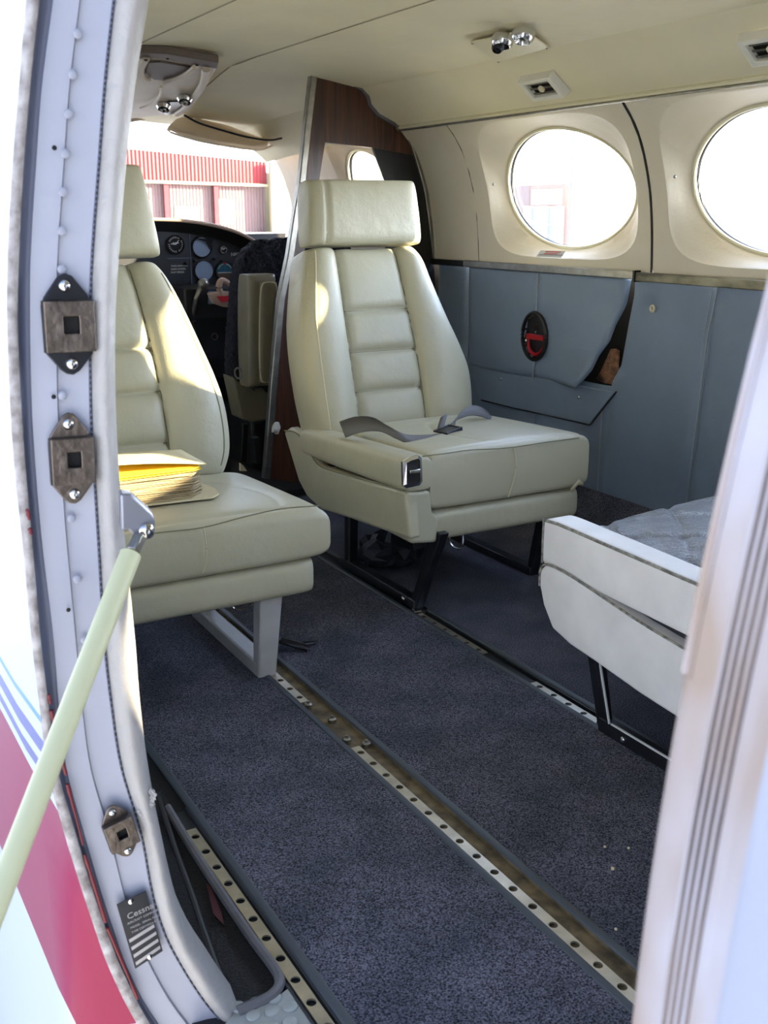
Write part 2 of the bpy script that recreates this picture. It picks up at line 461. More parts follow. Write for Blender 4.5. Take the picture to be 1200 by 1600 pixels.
carpet_piece('floor_carpet', RB+.040, RC-.016, -1.15, 2.98, 'wide charcoal aisle carpet strip between the two middle floor rails')
carpet_piece('floor_carpet', RC+.030, 1.885, -1.15, 2.98, 'charcoal carpet along the right wall, curving up its foot', ramp=True)
PITCH_H = .0254*1.7
def holes(bm, x, ys, w, z):
    """strip with real holes; cell per hole"""
    for y in ys:
        h = PITCH_H/2; c = V((x, y, z)); rr = .0062
        inner = []; outer = []
        ca = math.atan2(h, w/2); angs = sorted([k*math.pi/6 for k in range(12)]+[ca, math.pi-ca, math.pi+ca, 2*math.pi-ca])
        for a in angs:
            dx, dy = math.cos(a), math.sin(a)
            inner.append(bm.verts.new(c+V((dx*rr, dy*rr, 0))))
            s = min((w/2)/abs(dx) if abs(dx) > 1e-6 else 9, h/abs(dy) if abs(dy) > 1e-6 else 9)
            outer.append(bm.verts.new(c+V((dx*s, dy*s, 0))))
        for k in range(16): bm.faces.new([inner[k], inner[(k+1) % 16], outer[(k+1) % 16], outer[k]])
def rail(x, y0, y1, label, chan=(0, .034), segs=None, rail_m='rail_metal', chan_m='corroded', bolts=()):
    r_ = empty('seat_rail', (x, y0, 0), label, 'seat rail')
    def ch(bm):
        box(bm, (x-.014, y0, -.003), (x+chan[1]+.006, y1, -.0005))
        box(bm, (x+chan[1], y0, -.001), (x+chan[1]+.003, y1, .006)); box(bm, (x-.014, y0, -.001), (x-.011, y1, .005))
    simple('rail_channel', ch, chan_m, r_, smooth=False)
    for a, b, o in (segs or [(y0, y1, 0)]):
        n = int((b-a)/PITCH_H); ys = [o_y for o_y in ([a+PITCH_H/2+i*PITCH_H for i in range(n)])]
        simple('perforated_strip', lambda bm: holes(bm, x, ys, .0165, .004), rail_m, r_, smooth=False, solid=.0025)
    for by, bx in bolts:
        simple('bolt', lambda bm: (lathe(bm, (x+bx, by, 0), (0, 0, 1), [(.008, 0), (.008, .007), (.006, .009), (.003, .009), (.003, .013), (0, .013)], 12)), 'brushed_metal', r_)
    return r_
def strip_from(yhole, n0, n1): return (yhole-PITCH_H*n1-PITCH_H/2, yhole-PITCH_H*n0+PITCH_H/2, 0)
rail(RA, -.9, 1.40, 'bright perforated floor rail nearest the door sill', segs=[strip_from(1.3175, 0, 50)], chan=(0, .012), chan_m='panel_black')
rail(RB, -.9, 2.9, 'perforated floor rail under the left seat, with a missing strip and loose bolts',
     segs=[strip_from(1.332, -2, 50), (1.640, 1.89, 0)], bolts=[(1.625, 0), (1.55, .012), (1.47, 0), (1.44, .022)])
rail(RC, -.9, 2.95, 'dark floor rail right of the aisle, carrying the seat legs', segs=[strip_from(1.474, 0, 50), (1.66, 1.95, 0)],
     chan=(0, .018), chan_m='black_plastic', bolts=[(1.24, .0)])
rail(RD, -.9, 2.95, 'dark floor rail farthest from the door, beneath the right seat', chan=(0, .018), rail_m='black_plastic', chan_m='black_plastic')
# crumbs on the aisle carpet
for i, (px, py) in enumerate([(957, 1360), (982, 1327), (962, 1454), (945, 1325)]):
    p = onZ(px, py, .0085)
    o = simple('carpet_crumb', lambda bm: bmesh.ops.create_icosphere(bm, subdivisions=1, radius=.0022 if i else .003), 'paper')
    o.location = p; tag(o, 'tiny white crumb lying on the aisle carpet near the rear door post', 'crumb', 'crumbs on the aisle carpet')

# sill area left of the first rail
sill = empty('sill_floor', (.38, 1.1, 0), 'dark mesh-covered sill pocket between the door seal and the floor rail', 'sill pocket')
simple('mesh_mat', lambda bm: prism(bm, [onZ(*p, -.002) for p in [(232, 1200), (425, 1515), (432, 1545), (378, 1572), (290, 1480), (235, 1330)]], (0, 0, -.004)), 'net_black', sill)
tubeobj('trim_tube', cr([onZ(*p, .006) for p in [(262, 1262), (300, 1325), (350, 1402), (395, 1468), (428, 1512), (437, 1535), (425, 1555), (395, 1570), (372, 1580)]], 5), .0065, 'grey_tube', sill)
tubeobj('door_cable', cr([onZ(*p, .012) for p in [(246, 1240), (275, 1330), (300, 1400), (320, 1460), (345, 1530)]], 5), .004, 'black_plastic', sill)
simple('red_ribbon', lambda bm: prism(bm, [onZ(*p, .004) for p in [(322, 1380), (330, 1388), (346, 1425), (350, 1446), (334, 1430)]], (0, 0, .001)), 'faded_ribbon', sill)
tread = empty('sill_tread_plate', (.38, .9, 0), 'grey sill plate with round raised studs at the door bottom', 'tread plate')
def trd(bm): prism(bm, [onZ(*p, .004) for p in [(376, 1568), (430, 1560), (452, 1543), (500, 1622), (520, 1680), (360, 1680), (352, 1600)]], (0, 0, -.008))
simple('plate', trd, 'tread_grey', tread)
def studs(bm):
    for i in range(-1, 4):
        for j in range(-1, 7):
            x = .352+j*.021+(i % 2)*.0105; y = .985-i*.0215-(j*.004)
            px = x
            if x > .408 or x < .352 or y-.02 > .968: continue
            lathe(bm, (x, y-.02, .004), (0, 0, 1), [(.0088, 0), (.0084, .0016), (.0076, .0022), (0, .0022)], 18)
simple('studs', studs, 'tread_grey', tread)

# ------------------------------------------------------------------ ceiling
def ceil_z(x, y):
    d = abs(x-CX)
    z = sinterp([(0, 1.292), (.18, 1.283), (.4, 1.272), (.59, 1.245), (.6, 1.243), (.66, 1.196), (.72, 1.142)], d) if d < .72 else 1.142-(d-.72)*.9
    if d <= .59: z = sinterp([(0, 1.292), (.18, 1.283), (.4, 1.272), (.59, 1.245)], d)
    else: z = 1.245-(d-.59)*(1.245-1.140)/.13
    if y > 2.2 : z -= 0
    if y > YB: z -= (y-YB)*.062
    # sagging fabric forward of the bulkhead
    if y > YB-.1: z -= .014*math.sin((y-YB)*5.0)**2*(1-d/.8)+.008*math.sin(x*14+y*5)*min(1, (y-YB+.1)*3)*(1-min(1, d/.72))
    return z
def ceiling(bm):
    ys = [-1.25+i*.07 for i in range(78)]; ys = [y for y in ys if y < 4.02]+[4.02]
    xs = [CX-.72+i*.03 for i in range(49)]
    xs = sorted(set([round(x, 4) for x in xs]+[CX-.59, CX+.59]))
    P = [[(x, y, ceil_z(x, y)) for x in xs] for y in ys]
    grid(bm, P)
    grid(bm, [[(x, y, 1.36) for x in (CX-.72, CX+.95)] for y in (-1.25, 4.05)])
simple('ceiling', ceiling, 'headliner', kind='structure', angle=25)
for k, x in enumerate((CX+.17, CX-.17)):
    pts = [(x+(.06*max(0, (y-2.9)) if k == 0 else -.0), y, ceil_z(x, y)-.0005) for y in [-1+i*.1 for i in range(50)] if y < 3.9]
    o = tubeobj('trim_%d' % (k+1), pts, .0024, 'headliner_welt', None, seg=6, flat=.6, kind='structure')
# soffit edge moulding along right wall
o = tubeobj('trim_3', [(1.748, y, 1.136) for y in (-1.2, 0, 1, 2, 2.4, 2.99)], .006, 'cream_plastic', None, kind='structure')
o = tubeobj('trim_4', [(1.745, y, 1.128) for y in (-1.2, 0, 1, 2, 2.4, 2.99)], .0035, 'brushed_metal', None, kind='structure')

# ------------------------------------------------------------------ window panels
def window_panel(idx, side, yc, zc, a, b, y0, y1, label, z0=.735, z1=1.145, rec=(.31, .178), dep=.045, pm='window_panel', pane_m='acrylic_pane', wname=None):
    fx = xw if side > 0 else xl
    def P(y, z, d): return V((fx(z)+side*d, y, z))
    n = 96
    rings = []
    def ell(k, f=1.0): t = 2*math.pi*k/n; return yc+a*f*math.cos(t), zc+b*f*math.sin(t)
    def sq(k, A, B, p):
        t = 2*math.pi*k/n; c, s = math.cos(t), math.sin(t)
        r_ = (abs(c)**p+abs(s)**p)**(-1/p); return yc+A*r_*c, zc+B*r_*s
    def rect(k):
        t = 2*math.pi*k/n; c, s = math.cos(t), math.sin(t)
        # scaled directions reach the rectangle
        ks = []
        dy, dz = rec[0]*c, rec[1]*s
        if dy > 1e-9: ks.append((y1-yc)/dy)
        if dy < -1e-9: ks.append((y0-yc)/dy)
        if dz > 1e-9: ks.append((z1-zc)/dz)
        if dz < -1e-9: ks.append((z0-zc)/dz)
        q = min(ks); return yc+dy*q, zc+dz*q
    R_ = []
    R_.append([P(*ell(k, 1.0), dep+.018) for k in range(n)])
    R_.append([P(*ell(k, 1.0), dep) for k in range(n)])
    R_.append([P(*ell(k, 1.035), dep-.008) for k in range(n)])
    for t in (.25, .5, .75, .93):
        R_.append([P(*[(1-t)*e+t*q for e, q in zip(ell(k, 1.035), sq(k, rec[0], rec[1], 4.5))], (dep-.008)*(1-t)**1.1+.004) for k in range(n)])
    R_.append([P(*sq(k, rec[0], rec[1], 4.5), .003) for k in range(n)])
    R_.append([P(*sq(k, rec[0]*1.012, rec[1]*1.015, 4.5), 0) for k in range(n)])
    for t in (.4, .8, 1):
        R_.append([P(*[(1-t)*e+t*q for e, q in zip(sq(k, rec[0]*1.012, rec[1]*1.015, 4.5), rect(k))], 0) for k in range(n)])
    bm = bmesh.new(); grid(bm, R_, closeu=True)
    o = finish(wname or 'window_%d' % idx, bm, pm, None, angle=30, kind='structure')
    tubeobj('window_frame', [P(*ell(k, .99), dep+.001) for k in range(n)], .0055, 'cream_plastic', o, closed=True)
    tubeobj('window_seal', [P(*ell(k, 1.0), dep+.012) for k in range(n)], .007, 'black_plastic', o, closed=True)
    bm = bmesh.new(); c = bm.verts.new(P(yc, zc, dep+.016)); e = [bm.verts.new(P(*ell(k, .995), dep+.016)) for k in range(n)]
    for k in range(n): bm.faces.new([c, e[k], e[(k+1) % n]])
    finish('window_pane', bm, pane_m, o, angle=180)
    if side > 0 and 0 < idx < 3:
        s = P(yc+a+.022, zc+.02, .012); simple('panel_screw', lambda bm: screw(bm, s, (-1, 0, 0), .0045), 'chrome', o)
    return o
YW = [2.35, 1.62, .89, .16]
w1 = window_panel(1, 1, 2.35, .943, .272, .156, 1.992, 2.74, '')
w2 = window_panel(2, 1, 1.62, .943, .272, .156, 1.255, 1.988, '')
window_panel(3, 1, .89, .943, .272, .156, .525, 1.251, '')
window_panel(4, 1, .10, .943, .272, .156, -.55, .521, '')  # unseen aft window, placed so its sun lands on the door seal
window_panel(5, -1, 1.75, .943, .25, .15, 1.38, 2.1, '')
window_panel(6, -1, 2.5, .943, .25, .15, 2.1, 2.95, '')
window_panel(7, 1, 3.40, .985, .16, .11, YB, 4.05, '', rec=(.19, .135), dep=.03, pm='ceiling_molding', pane_m='windshield_pane')
window_panel(8, -1, 3.58, .985, .27, .13, YB, 4.05, '', rec=(.31, .16), dep=.03, pm='ceiling_molding', pane_m='windshield_pane')
# filler panel between window 1 and the bulkhead and behind the door
def fill(bm, y0, y1, side, z0=.60):
    fx = xw if side > 0 else xl
    zs = [z0, .66, .735, .8, .87, .95, 1.0, 1.06, 1.1, 1.145]
    zs = [z for z in zs if z >= z0]
    grid(bm, [[(fx(z), y, z) for z in zs] for y in (y0, (y0+y1)/2, y1)])
simple('trim_5', lambda bm: fill(bm, 2.73, 3.0, 1, .735), 'window_panel', kind='structure')
simple('trim_6', lambda bm: fill(bm, -1.25, -.55, 1, .735), 'window_panel', kind='structure')
simple('trim_7', lambda bm: fill(bm, .99, 1.38, -1, .2), 'window_panel', kind='structure')
# dark gaps between the panels
for k, y in enumerate((1.990, 1.253, 2.738)):
    tubeobj('trim_%d' % (12+k), [(xw(z)+(.001 if k < 2 else .0012), y, z) for z in [.736+i*.04 for i in range(11)]], .004 if k < 2 else .002, 'black_plastic', None, kind='structure', seg=8)
# decal under window 1
dec = simple('window_decal', lambda bm: prism(bm, [onX(*p, xw(.78)-.0015) for p in [(845, 391), (884, 392), (877, 403), (838, 401)]], (-.0006, 0, 0)), 'decal_white')
tag(dec, 'small pale instruction sticker below the oval window nearest the wood bulkhead', 'sticker')
simple('red_print', lambda bm: [prism(bm, [onX(*p, xw(.78)-.0028) for p in q], (-.0004, 0, 0)) for q in ([(853, 392.5), (877, 393.2), (876, 394.6), (852, 394)], [(850, 395.6), (872, 396.2), (871, 397.2), (849, 396.8)])], 'red_paper', dec)
simple('text_bar', lambda bm: [prism(bm, [onX(*p, xw(.78)-.0028) for p in q], (-.0004, 0, 0)) for q in ([(843, 397.3), (880, 398.3), (879.5, 399.2), (842.5, 398.2)],)], 'groove_grey', dec)

# ------------------------------------------------------------------ right lower wall
WX = 1.90
def rwall(bm):
    grid(bm, [[(WX+.05, y, z) for z in (-.05, .15, .4, .74, .9, 1.2, 1.36)] for y in (-1.25, 1, 3, 4.3)])
# the outer shell has openings for the windows: only below belt and above the windows
def rshell(bm):
    for (z0, z1) in ((-.05, .745),):
        grid(bm, [[(WX+.03, y, z0), (WX+.03, y, z1)] for y in (-1.25, 4.3)])
simple('wall_right', rshell, 'deep_black', kind='structure')
simple('wall_rear', lambda bm: box(bm, (.2, -1.28, -.05), (1.95, -1.24, 1.36)), 'headliner', kind='structure')
simple('wall_left', lambda bm: [grid(bm, [[(xl(.735) - .0, y, .745), (xl(.735), y, .2), (.33, y, -.02)] for y in yy]) for yy in ((1.01, 4.3),)], 'blue_leather', kind='structure')
simple('wall_left_rear', lambda bm: grid(bm, [[(.42, y, 1.25), (.36, y, .8), (.36, y, .2), (.38, y, -.02)] for y in (-1.25, .14)]), 'blue_leather', kind='structure')

def leather_sheet(name, pts, x, m, parent, th=.008, bulge=0.0, nu=28, nv=28, corner=None):
    """quad leather pad: pts = 4 image corners (TL, TR, BR, BL) laid on plane x, gently padded"""
    c = [onX(p[0], p[1], x) for p in pts]
    def f(bm):
        P = []
        for i in range(nv+1):
            v = i/nv; row = []
            for j in range(nu+1):
                u = j/nu
                q = c[0].lerp(c[1], u).lerp(c[3].lerp(c[2], u), v)
                e = (min(1, u*10, (1-u)*10, v*10, (1-v)*10))
                h = th*(1-(1-e)**2)**.5+bulge*math.sin(math.pi*u)*math.sin(math.pi*v)
                if corner: h += corner(u, v)
                row.append(q+V((-h, 0, 0)))
            P.append(row)
        grid(bm, P)
    return simple(name, f, m, parent, angle=60)
lw = empty('leather_side_panel', (WX, 1.4, .15), 'blue-grey stitched leather lining below the oval windows', 'wall lining')
# large lining (aft portion) from the exit panel to rear
def lining(bm, y0, y1, z0, z1, x, wav=.004, ph=0):
    ny, nz = max(4, int(abs(y1-y0)/.03)), 26
    P = []
    for i in range(ny+1):
        y = y0+(y1-y0)*i/ny
        row = []
        for j in range(nz+1):
            z = z0+(z1-z0)*j/nz
            d = min(y-y0, y1-y)
            pad = .006*(1-math.exp(-d/.012))
            row.append((x-pad-wav*math.sin(y*9+ph+z*3)*math.sin(z*7+ph), y, z))
        P.append(row)
    grid(bm, P)
TOPZ = .722
def seamline(parent, yz, m='stitch', name='stitched_seam', x=WX-.002, r=.0016):
    tubeobj(name, [(x, y, z) for y, z in yz], r, m, parent, seg=6)
yj = 2.075
# aft bays, seam at px(1118,450)->(1075,790)
YS1t, YS1b = 1.790, 1.826
def bay(name, ytl, ytr, ybl, ybr, z0=.125, z1=TOPZ, x=WX, hole=None):
    # quad bay with slanted seams: left(forward) edge -> right(aft) edge
    def f(bm):
        P = []; nz, ny = 30, 22
        for j in range(nz+1):
            t = j/nz; z = z0+(z1-z0)*t
            a = ybl+(ytl-ybl)*t; b_ = ybr+(ytr-ybr)*t; row = []
            for i in range(ny+1):
                s = i/ny; y = a+(b_-a)*s; d = min(s, 1-s)*abs(b_-a)
                row.append((x-.010*(1-math.exp(-d/.012))-.004*math.sin(y*11+z*4)*math.sin(z*6), y, z))
            P.append(row)
        grid(bm, P)
    return simple(name, f, 'blue_leather', lw, angle=60)
def torn_bay(bm):
    # bay behind the torn corner; its forward edge follows the gap
    fwd = [(z, y) for (y, z) in [(2.150, .125), (2.150, .196), (2.130, .40), (2.128, .45), (2.095, .50), (2.078, .60), (2.062, .68), (2.062, TOPZ)]]
    P = []; nz, ny = 40, 20
    for j in range(nz+1):
        z = .125+(TOPZ-.125)*j/nz; a = interp(fwd, z); b_ = YS1b+(YS1t-YS1b)*j/nz; row = []
        for i in range(ny+1):
            s = i/ny; y = a+(b_-a)*s; d = min(s, 1-s)*abs(b_-a)
            gr = .012*gz(math.hypot(y-1.994, z-.655), .02)
            row.append((WX-.010*(1-math.exp(-d/.012))-.003*math.sin(y*11+z*4)+gr, y, z))
        P.append(row)
    grid(bm, P)
simple('leather_pad', torn_bay, 'blue_leather', lw, angle=60)
bay('leather_pad', 1.790, 1.40, 1.826, 1.42)
bay('leather_pad', 1.40, .9, 1.42, .92)
bay('leather_pad', .9, .2, .92, .2); bay('leather_pad', .2, -1.2, .2, -1.2)
# forward lower pads below the exit panel
bay('leather_pad', 2.12, 2.44, 2.12, 2.45, z1=.44, x=WX+.004); bay('leather_pad', 2.44, 2.99, 2.45, 2.99, z1=.44, x=WX+.004)
bay('leather_pad', 2.81, 2.99, 2.81, 2.99, z0=.40, x=WX+.002)
seamline(lw, [(1.790-.012, TOPZ), (1.799, .6), (1.81, .4), (1.820, .25), (1.826, .13)], x=WX-.009)
seamline(lw, [(1.790+.006, TOPZ), (1.813, .6), (1.826, .4), (1.836, .25), (1.842, .13)], x=WX-.006, r=.001)
seamline(lw, [(2.150, .40), (2.150, .13)], x=WX-.010)
seamline(lw, [(2.445, .40), (2.45, .13)], x=WX-.006)
simple('grommet', lambda bm: lathe(bm, onX(1020, 482, WX-.004), (-1, 0, 0), [(.003, 0), (.0035, .003), (.006, .005), (.0095, .003), (.010, 0)], 20), 'cream_plastic', lw)
# belt rails
belt = empty('belt_rail', (WX, 2.5, .73), 'polished metal belt strip under the oval window by the bulkhead', 'belt strip')
simple('metal_strip', lambda bm: box(bm, (1.868, 2.035, .722), (1.886, 2.80, .742)), 'brushed_metal', belt, bevel=.002)
belt2 = empty('belt_rail', (WX, 1.5, .73), 'worn metal belt strip with peeling finish, under the second oval window', 'belt strip')
simple('metal_strip', lambda bm: box(bm, (1.866, -1.2, .718), (1.888, 2.028, .740)), 'worn_trim', belt2, bevel=.002)
simple('end_cap', lambda bm: box(bm, (1.864, 2.028, .716), (1.890, 2.035, .744)), 'black_plastic', belt2)
simple('trim_11', lambda bm: box(bm, (1.872, 2.80, .722), (1.888, 2.995, .740)), 'black_plastic', kind='structure')
# baseboard piping where carpet meets wall
simple('baseboard_right', lambda bm: box(bm, (1.880, -1.2, .122), (1.895, 2.99, .131)), 'blue_leather', bevel=.003, kind='structure')

# emergency exit panel
ex = empty('emergency_exit_panel', (WX-.01, 2.45, .42), 'padded blue-grey exit panel with an oval red-handle port, its lower corner torn loose', 'exit panel')
def exit_pad(bm):
    nz, ny = 44, 60; P = []
    aft = [(z, y) for (y, z) in [(2.215, .425), (2.20, .44), (2.165, .48), (2.150, .52), (2.120, .56), (2.112, .60), (2.085, .66), (2.074, TOPZ)]]
    bot = lambda s: .408+(.425-.408)*s   # s: 0 forward, 1 aft
    for j in range(nz+1):
        t = j/nz; row = []
        for i in range(ny+1):
            s = i/ny; z = bot(s)+(TOPZ-bot(s))*t
            y = 2.795+(interp(aft, z)-2.795)*s
            d = min(s*.72, (1-s)*.72, t*.3)
            pad = .014*(1-math.exp(-d/.008))
            curl = .045*max(0, s-.72)/.28*max(0, .75-t)/.75
            sm = -.006*gz(y-2.437, .006)
            hole = 0
            e = math.hypot((y-2.439)/.055, (z-.542)/.066)
            sm -= .010*gz(max(0, e-1), .3)*(1 if e > 1 else 0)*.4
            row.append(V((WX-.004-pad-curl-sm-.003*math.sin(y*14+z*9), y, z)))
        P.append(row)
    vs = [[bm.verts.new(p) for p in r_] for r_ in P]
    for a in range(nz):
        for b in range(ny):
            c = (vs[a][b].co+vs[a+1][b+1].co)/2
            if math.hypot((c.y-2.439)/.050, (c.z-.542)/.060) < 1: continue
            bm.faces.new([vs[a][b], vs[a][b+1], vs[a+1][b+1], vs[a+1][b]])
simple('padded_leather', exit_pad, 'blue_leather', ex, angle=60, solid=.003)
seamline(ex, [(2.437, TOPZ), (2.438, .68), (2.439, .615)], x=WX-.020); seamline(ex, [(2.439, .475), (2.442, .45), (2.445, .412)], x=WX-.020)
port = empty('x', (0, 0, 0)); bpy.data.objects.remove(port)
cy_, cz_ = 2.439, .542
def ring(bm):
    tube(bm, [(WX-.024, cy_+.055*math.cos(t), cz_+.066*math.sin(t)) for t in [k*2*math.pi/40 for k in range(40)]], .006, 8, closed=True)
rg = simple('port_bezel', ring, 'black_plastic', ex)
simple('port_backing', lambda bm: grid(bm, [[(WX-.010, cy_+.055*q*math.cos(t), cz_+.066*q*math.sin(t)) for t in [k*2*math.pi/40 for k in range(40)]] for q in (.01, 1)], closeu=True), 'panel_black', ex)
simple('pull_handle', lambda bm: (bar(bm, (WX-.022, cy_+.036, cz_-.002), (WX-.022, cy_-.044, cz_-.002), .010, .015),
        tube(bm, cr([(WX-.018, cy_+.036, cz_-.01), (WX-.018, cy_+.028, cz_-.038), (WX-.018, cy_+.006, cz_-.052), (WX-.018, cy_-.02, cz_-.046), (WX-.018, cy_-.036, cz_-.03)], 5), .0055, 8)), 'red_enamel', ex, bevel=.0015)
simple('handle_pin', lambda bm: screw(bm, (WX-.026, cy_+.034, cz_-.016), (-1, 0, 0), .006), 'chrome', ex)
simple('handle_pin', lambda bm: screw(bm, (WX-.020, cy_-.002, cz_+.012), (-1, 0, 0), .004), 'chrome', ex)
simple('port_knob', lambda bm: lathe(bm, (WX-.011, cy_+.006, cz_+.024), (-1, 0, 0), [(.010, 0), (.009, .006), (0, .007)], 16), 'black_plastic', ex)
simple('port_cover', lambda bm: grid(bm, [[(WX-.030-.002*(1-q), cy_+.054*q*math.cos(t), cz_+.065*q*math.sin(t)) for t in [k*2*math.pi/40 for k in range(40)]] for q in (.01, 1)], closeu=True), 'clear_cover', ex)
# lower flap board under exit panel
fl = simple('trim_flap_board', lambda bm: prism(bm, [onX(*p, WX-.008) for p in [(736, 568), (925, 606), (962, 612), (922, 663), (800, 636), (752, 624)]], (-.004, 0, 0)), 'blue_leather', bevel=.002)
tag(fl, 'thin blue-grey flap board with pointed end, screwed below the exit panel', 'trim board')
for p in ((783, 592), (905, 621)):
    simple('board_screw', lambda bm: screw(bm, onX(*p, WX-.012), (-1, 0, 0), .0045), 'chrome', fl)
simple('board_edge', lambda bm: tube(bm, [onX(*p, WX-.012) for p in [(752, 625), (800, 637), (922, 664), (963, 612)]], .0022, 6), 'black_plastic', fl)
# exposed insulation inside the tear
ins = simple('exposed_insulation', lambda bm: grid(bm, [[onX(*p, WX+.006+.006*math.sin(i*3+j)) for i, p in enumerate(row)] for j, row in enumerate([[(955, 545), (962, 545), (968, 548)], [(946, 565), (956, 568), (967, 572)], [(938, 582), (950, 592), (966, 586)], [(932, 592), (945, 599), (958, 601)]])]), 'insulation', angle=180, solid=.003)
tag(ins, 'crumpled brown insulation showing through the torn wall leather', 'insulation')

# ------------------------------------------------------------------ bulkhead
BK = lambda px, py: onY(px, py, YB)
bh = empty('cabin_bulkhead', (1.6, YB, 0), 'dark wood veneer divider behind the right seat with metal edge strips', 'bulkhead')
left_edge = [(494, 113), (484, 200), (475, 287), (466, 340), (457, 400), (442, 467), (436, 530), (430, 600), (425, 670), (419, 748)]
top_edge = [(494, 113), (520, 120), (545, 129), (565, 140), (572, 150), (575, 165), (590, 180), (620, 197), (632, 205), (645, 232)]
right_edge = [(645, 232), (655, 265), (664, 300), (671, 350), (677, 400)]
def board(bm, pts, th=.014):
    prism(bm, [BK(*p) for p in pts], (0, th, 0))
# veneer ring around the cut-out, built as convex pieces in one mesh
Ltop = left_edge[:3]
def veneer(bm):
    pieces = [
        [(494, 113), (520, 120), (545, 129), (565, 140), (572, 150), (575, 165), (590, 180), (620, 197), (632, 205), (645, 232), (645, 242), (583, 231), (508, 222), (484, 220)],
        [(484, 220), (508, 222), (498, 287), (470, 420), (457, 400), (466, 340), (475, 287)],
        [(457, 400), (500, 400), (520, 760), (419, 748), (425, 670), (430, 600), (436, 530), (442, 467)],
    ]
    for q in pieces: board(bm, q)
simple('wood_veneer_panel', veneer, 'wood_veneer', bh, smooth=False)
def blackp(bm):
    prism(bm, [onY(*p, YB+.001) for p in [(583, 231), (645, 242), (655, 265), (664, 300), (671, 350), (677, 400), (690, 620), (520, 760), (500, 400), (498, 400), (604, 400), (604, 287)]], (0, .01, 0))
def blackp2(bm):
    prism(bm, [onY(*p, YB+.001) for p in [(583, 231), (645, 242), (655, 265), (664, 300), (671, 350), (677, 400), (604, 400), (604, 287)]], (0, .01, 0))
    prism(bm, [onY(*p, YB+.001) for p in [(484, 400), (677, 400), (700, 740), (480, 760)]], (0, .01, 0))
simple('black_sheet', blackp2, 'black_plastic', bh, smooth=False)  # flat black sheets right of the cut-out and below it
def trimband(bm, pts, w, y0=YB-.010, y1=YB+.016):
    q = [onY(*p, YB) for p in pts]; P = []
    for i, p in enumerate(q):
        a = q[max(0, i-1)]; b = q[min(len(q)-1, i+1)]; d = (b-a).normalized(); s = V((d.z, 0, -d.x))
        P.append([V((p.x, y0, p.z))+s*w/2*k for k in (-1, 1)]+[V((p.x, y1, p.z))+s*w/2*k for k in (1, -1)])
    grid(bm, P, cap=True, closeu=True)
simple('aisle_edge_strip', lambda bm: trimband(bm, [(490, 113), (480, 200), (471, 287), (462, 340), (453, 400), (439, 467), (433, 530), (427, 600), (422, 670), (416, 748)], .022), 'brushed_metal', bh, bevel=.003)
simple('outer_edge_strip', lambda bm: (trimband(bm, [(494, 113), (520, 120), (545, 129), (565, 140), (573, 150), (577, 165), (590, 180), (620, 197), (634, 205)], .009), ), 'grey_tube', bh, bevel=.002)
simple('outer_edge_strip', lambda bm: trimband(bm, [(634, 205), (645, 232), (655, 265), (664, 300), (671, 350), (677, 405)], .012), 'brushed_metal', bh, bevel=.002)
simple('corner_clip', lambda bm: lathe(bm, onY(622, 200, YB-.012), (0, -1, 0), [(.009, 0), (.008, .005), (0, .006)], 12), 'brushed_metal', bh)
tis = simple('crumpled_foil', lambda bm: [bmesh.ops.create_icosphere(bm, subdivisions=2, radius=.016), [setattr(v, 'co', V((v.co.x*random.uniform(.5, 1.2), v.co.y*.5, v.co.z*random.uniform(.6, 1.5)))) for v in bm.verts]], 'white_plastic', angle=10)
tis.location = onY(432, 679, YB-.02); tag(tis, 'small crumpled white scrap stuck to the bulkhead edge strip', 'scrap')

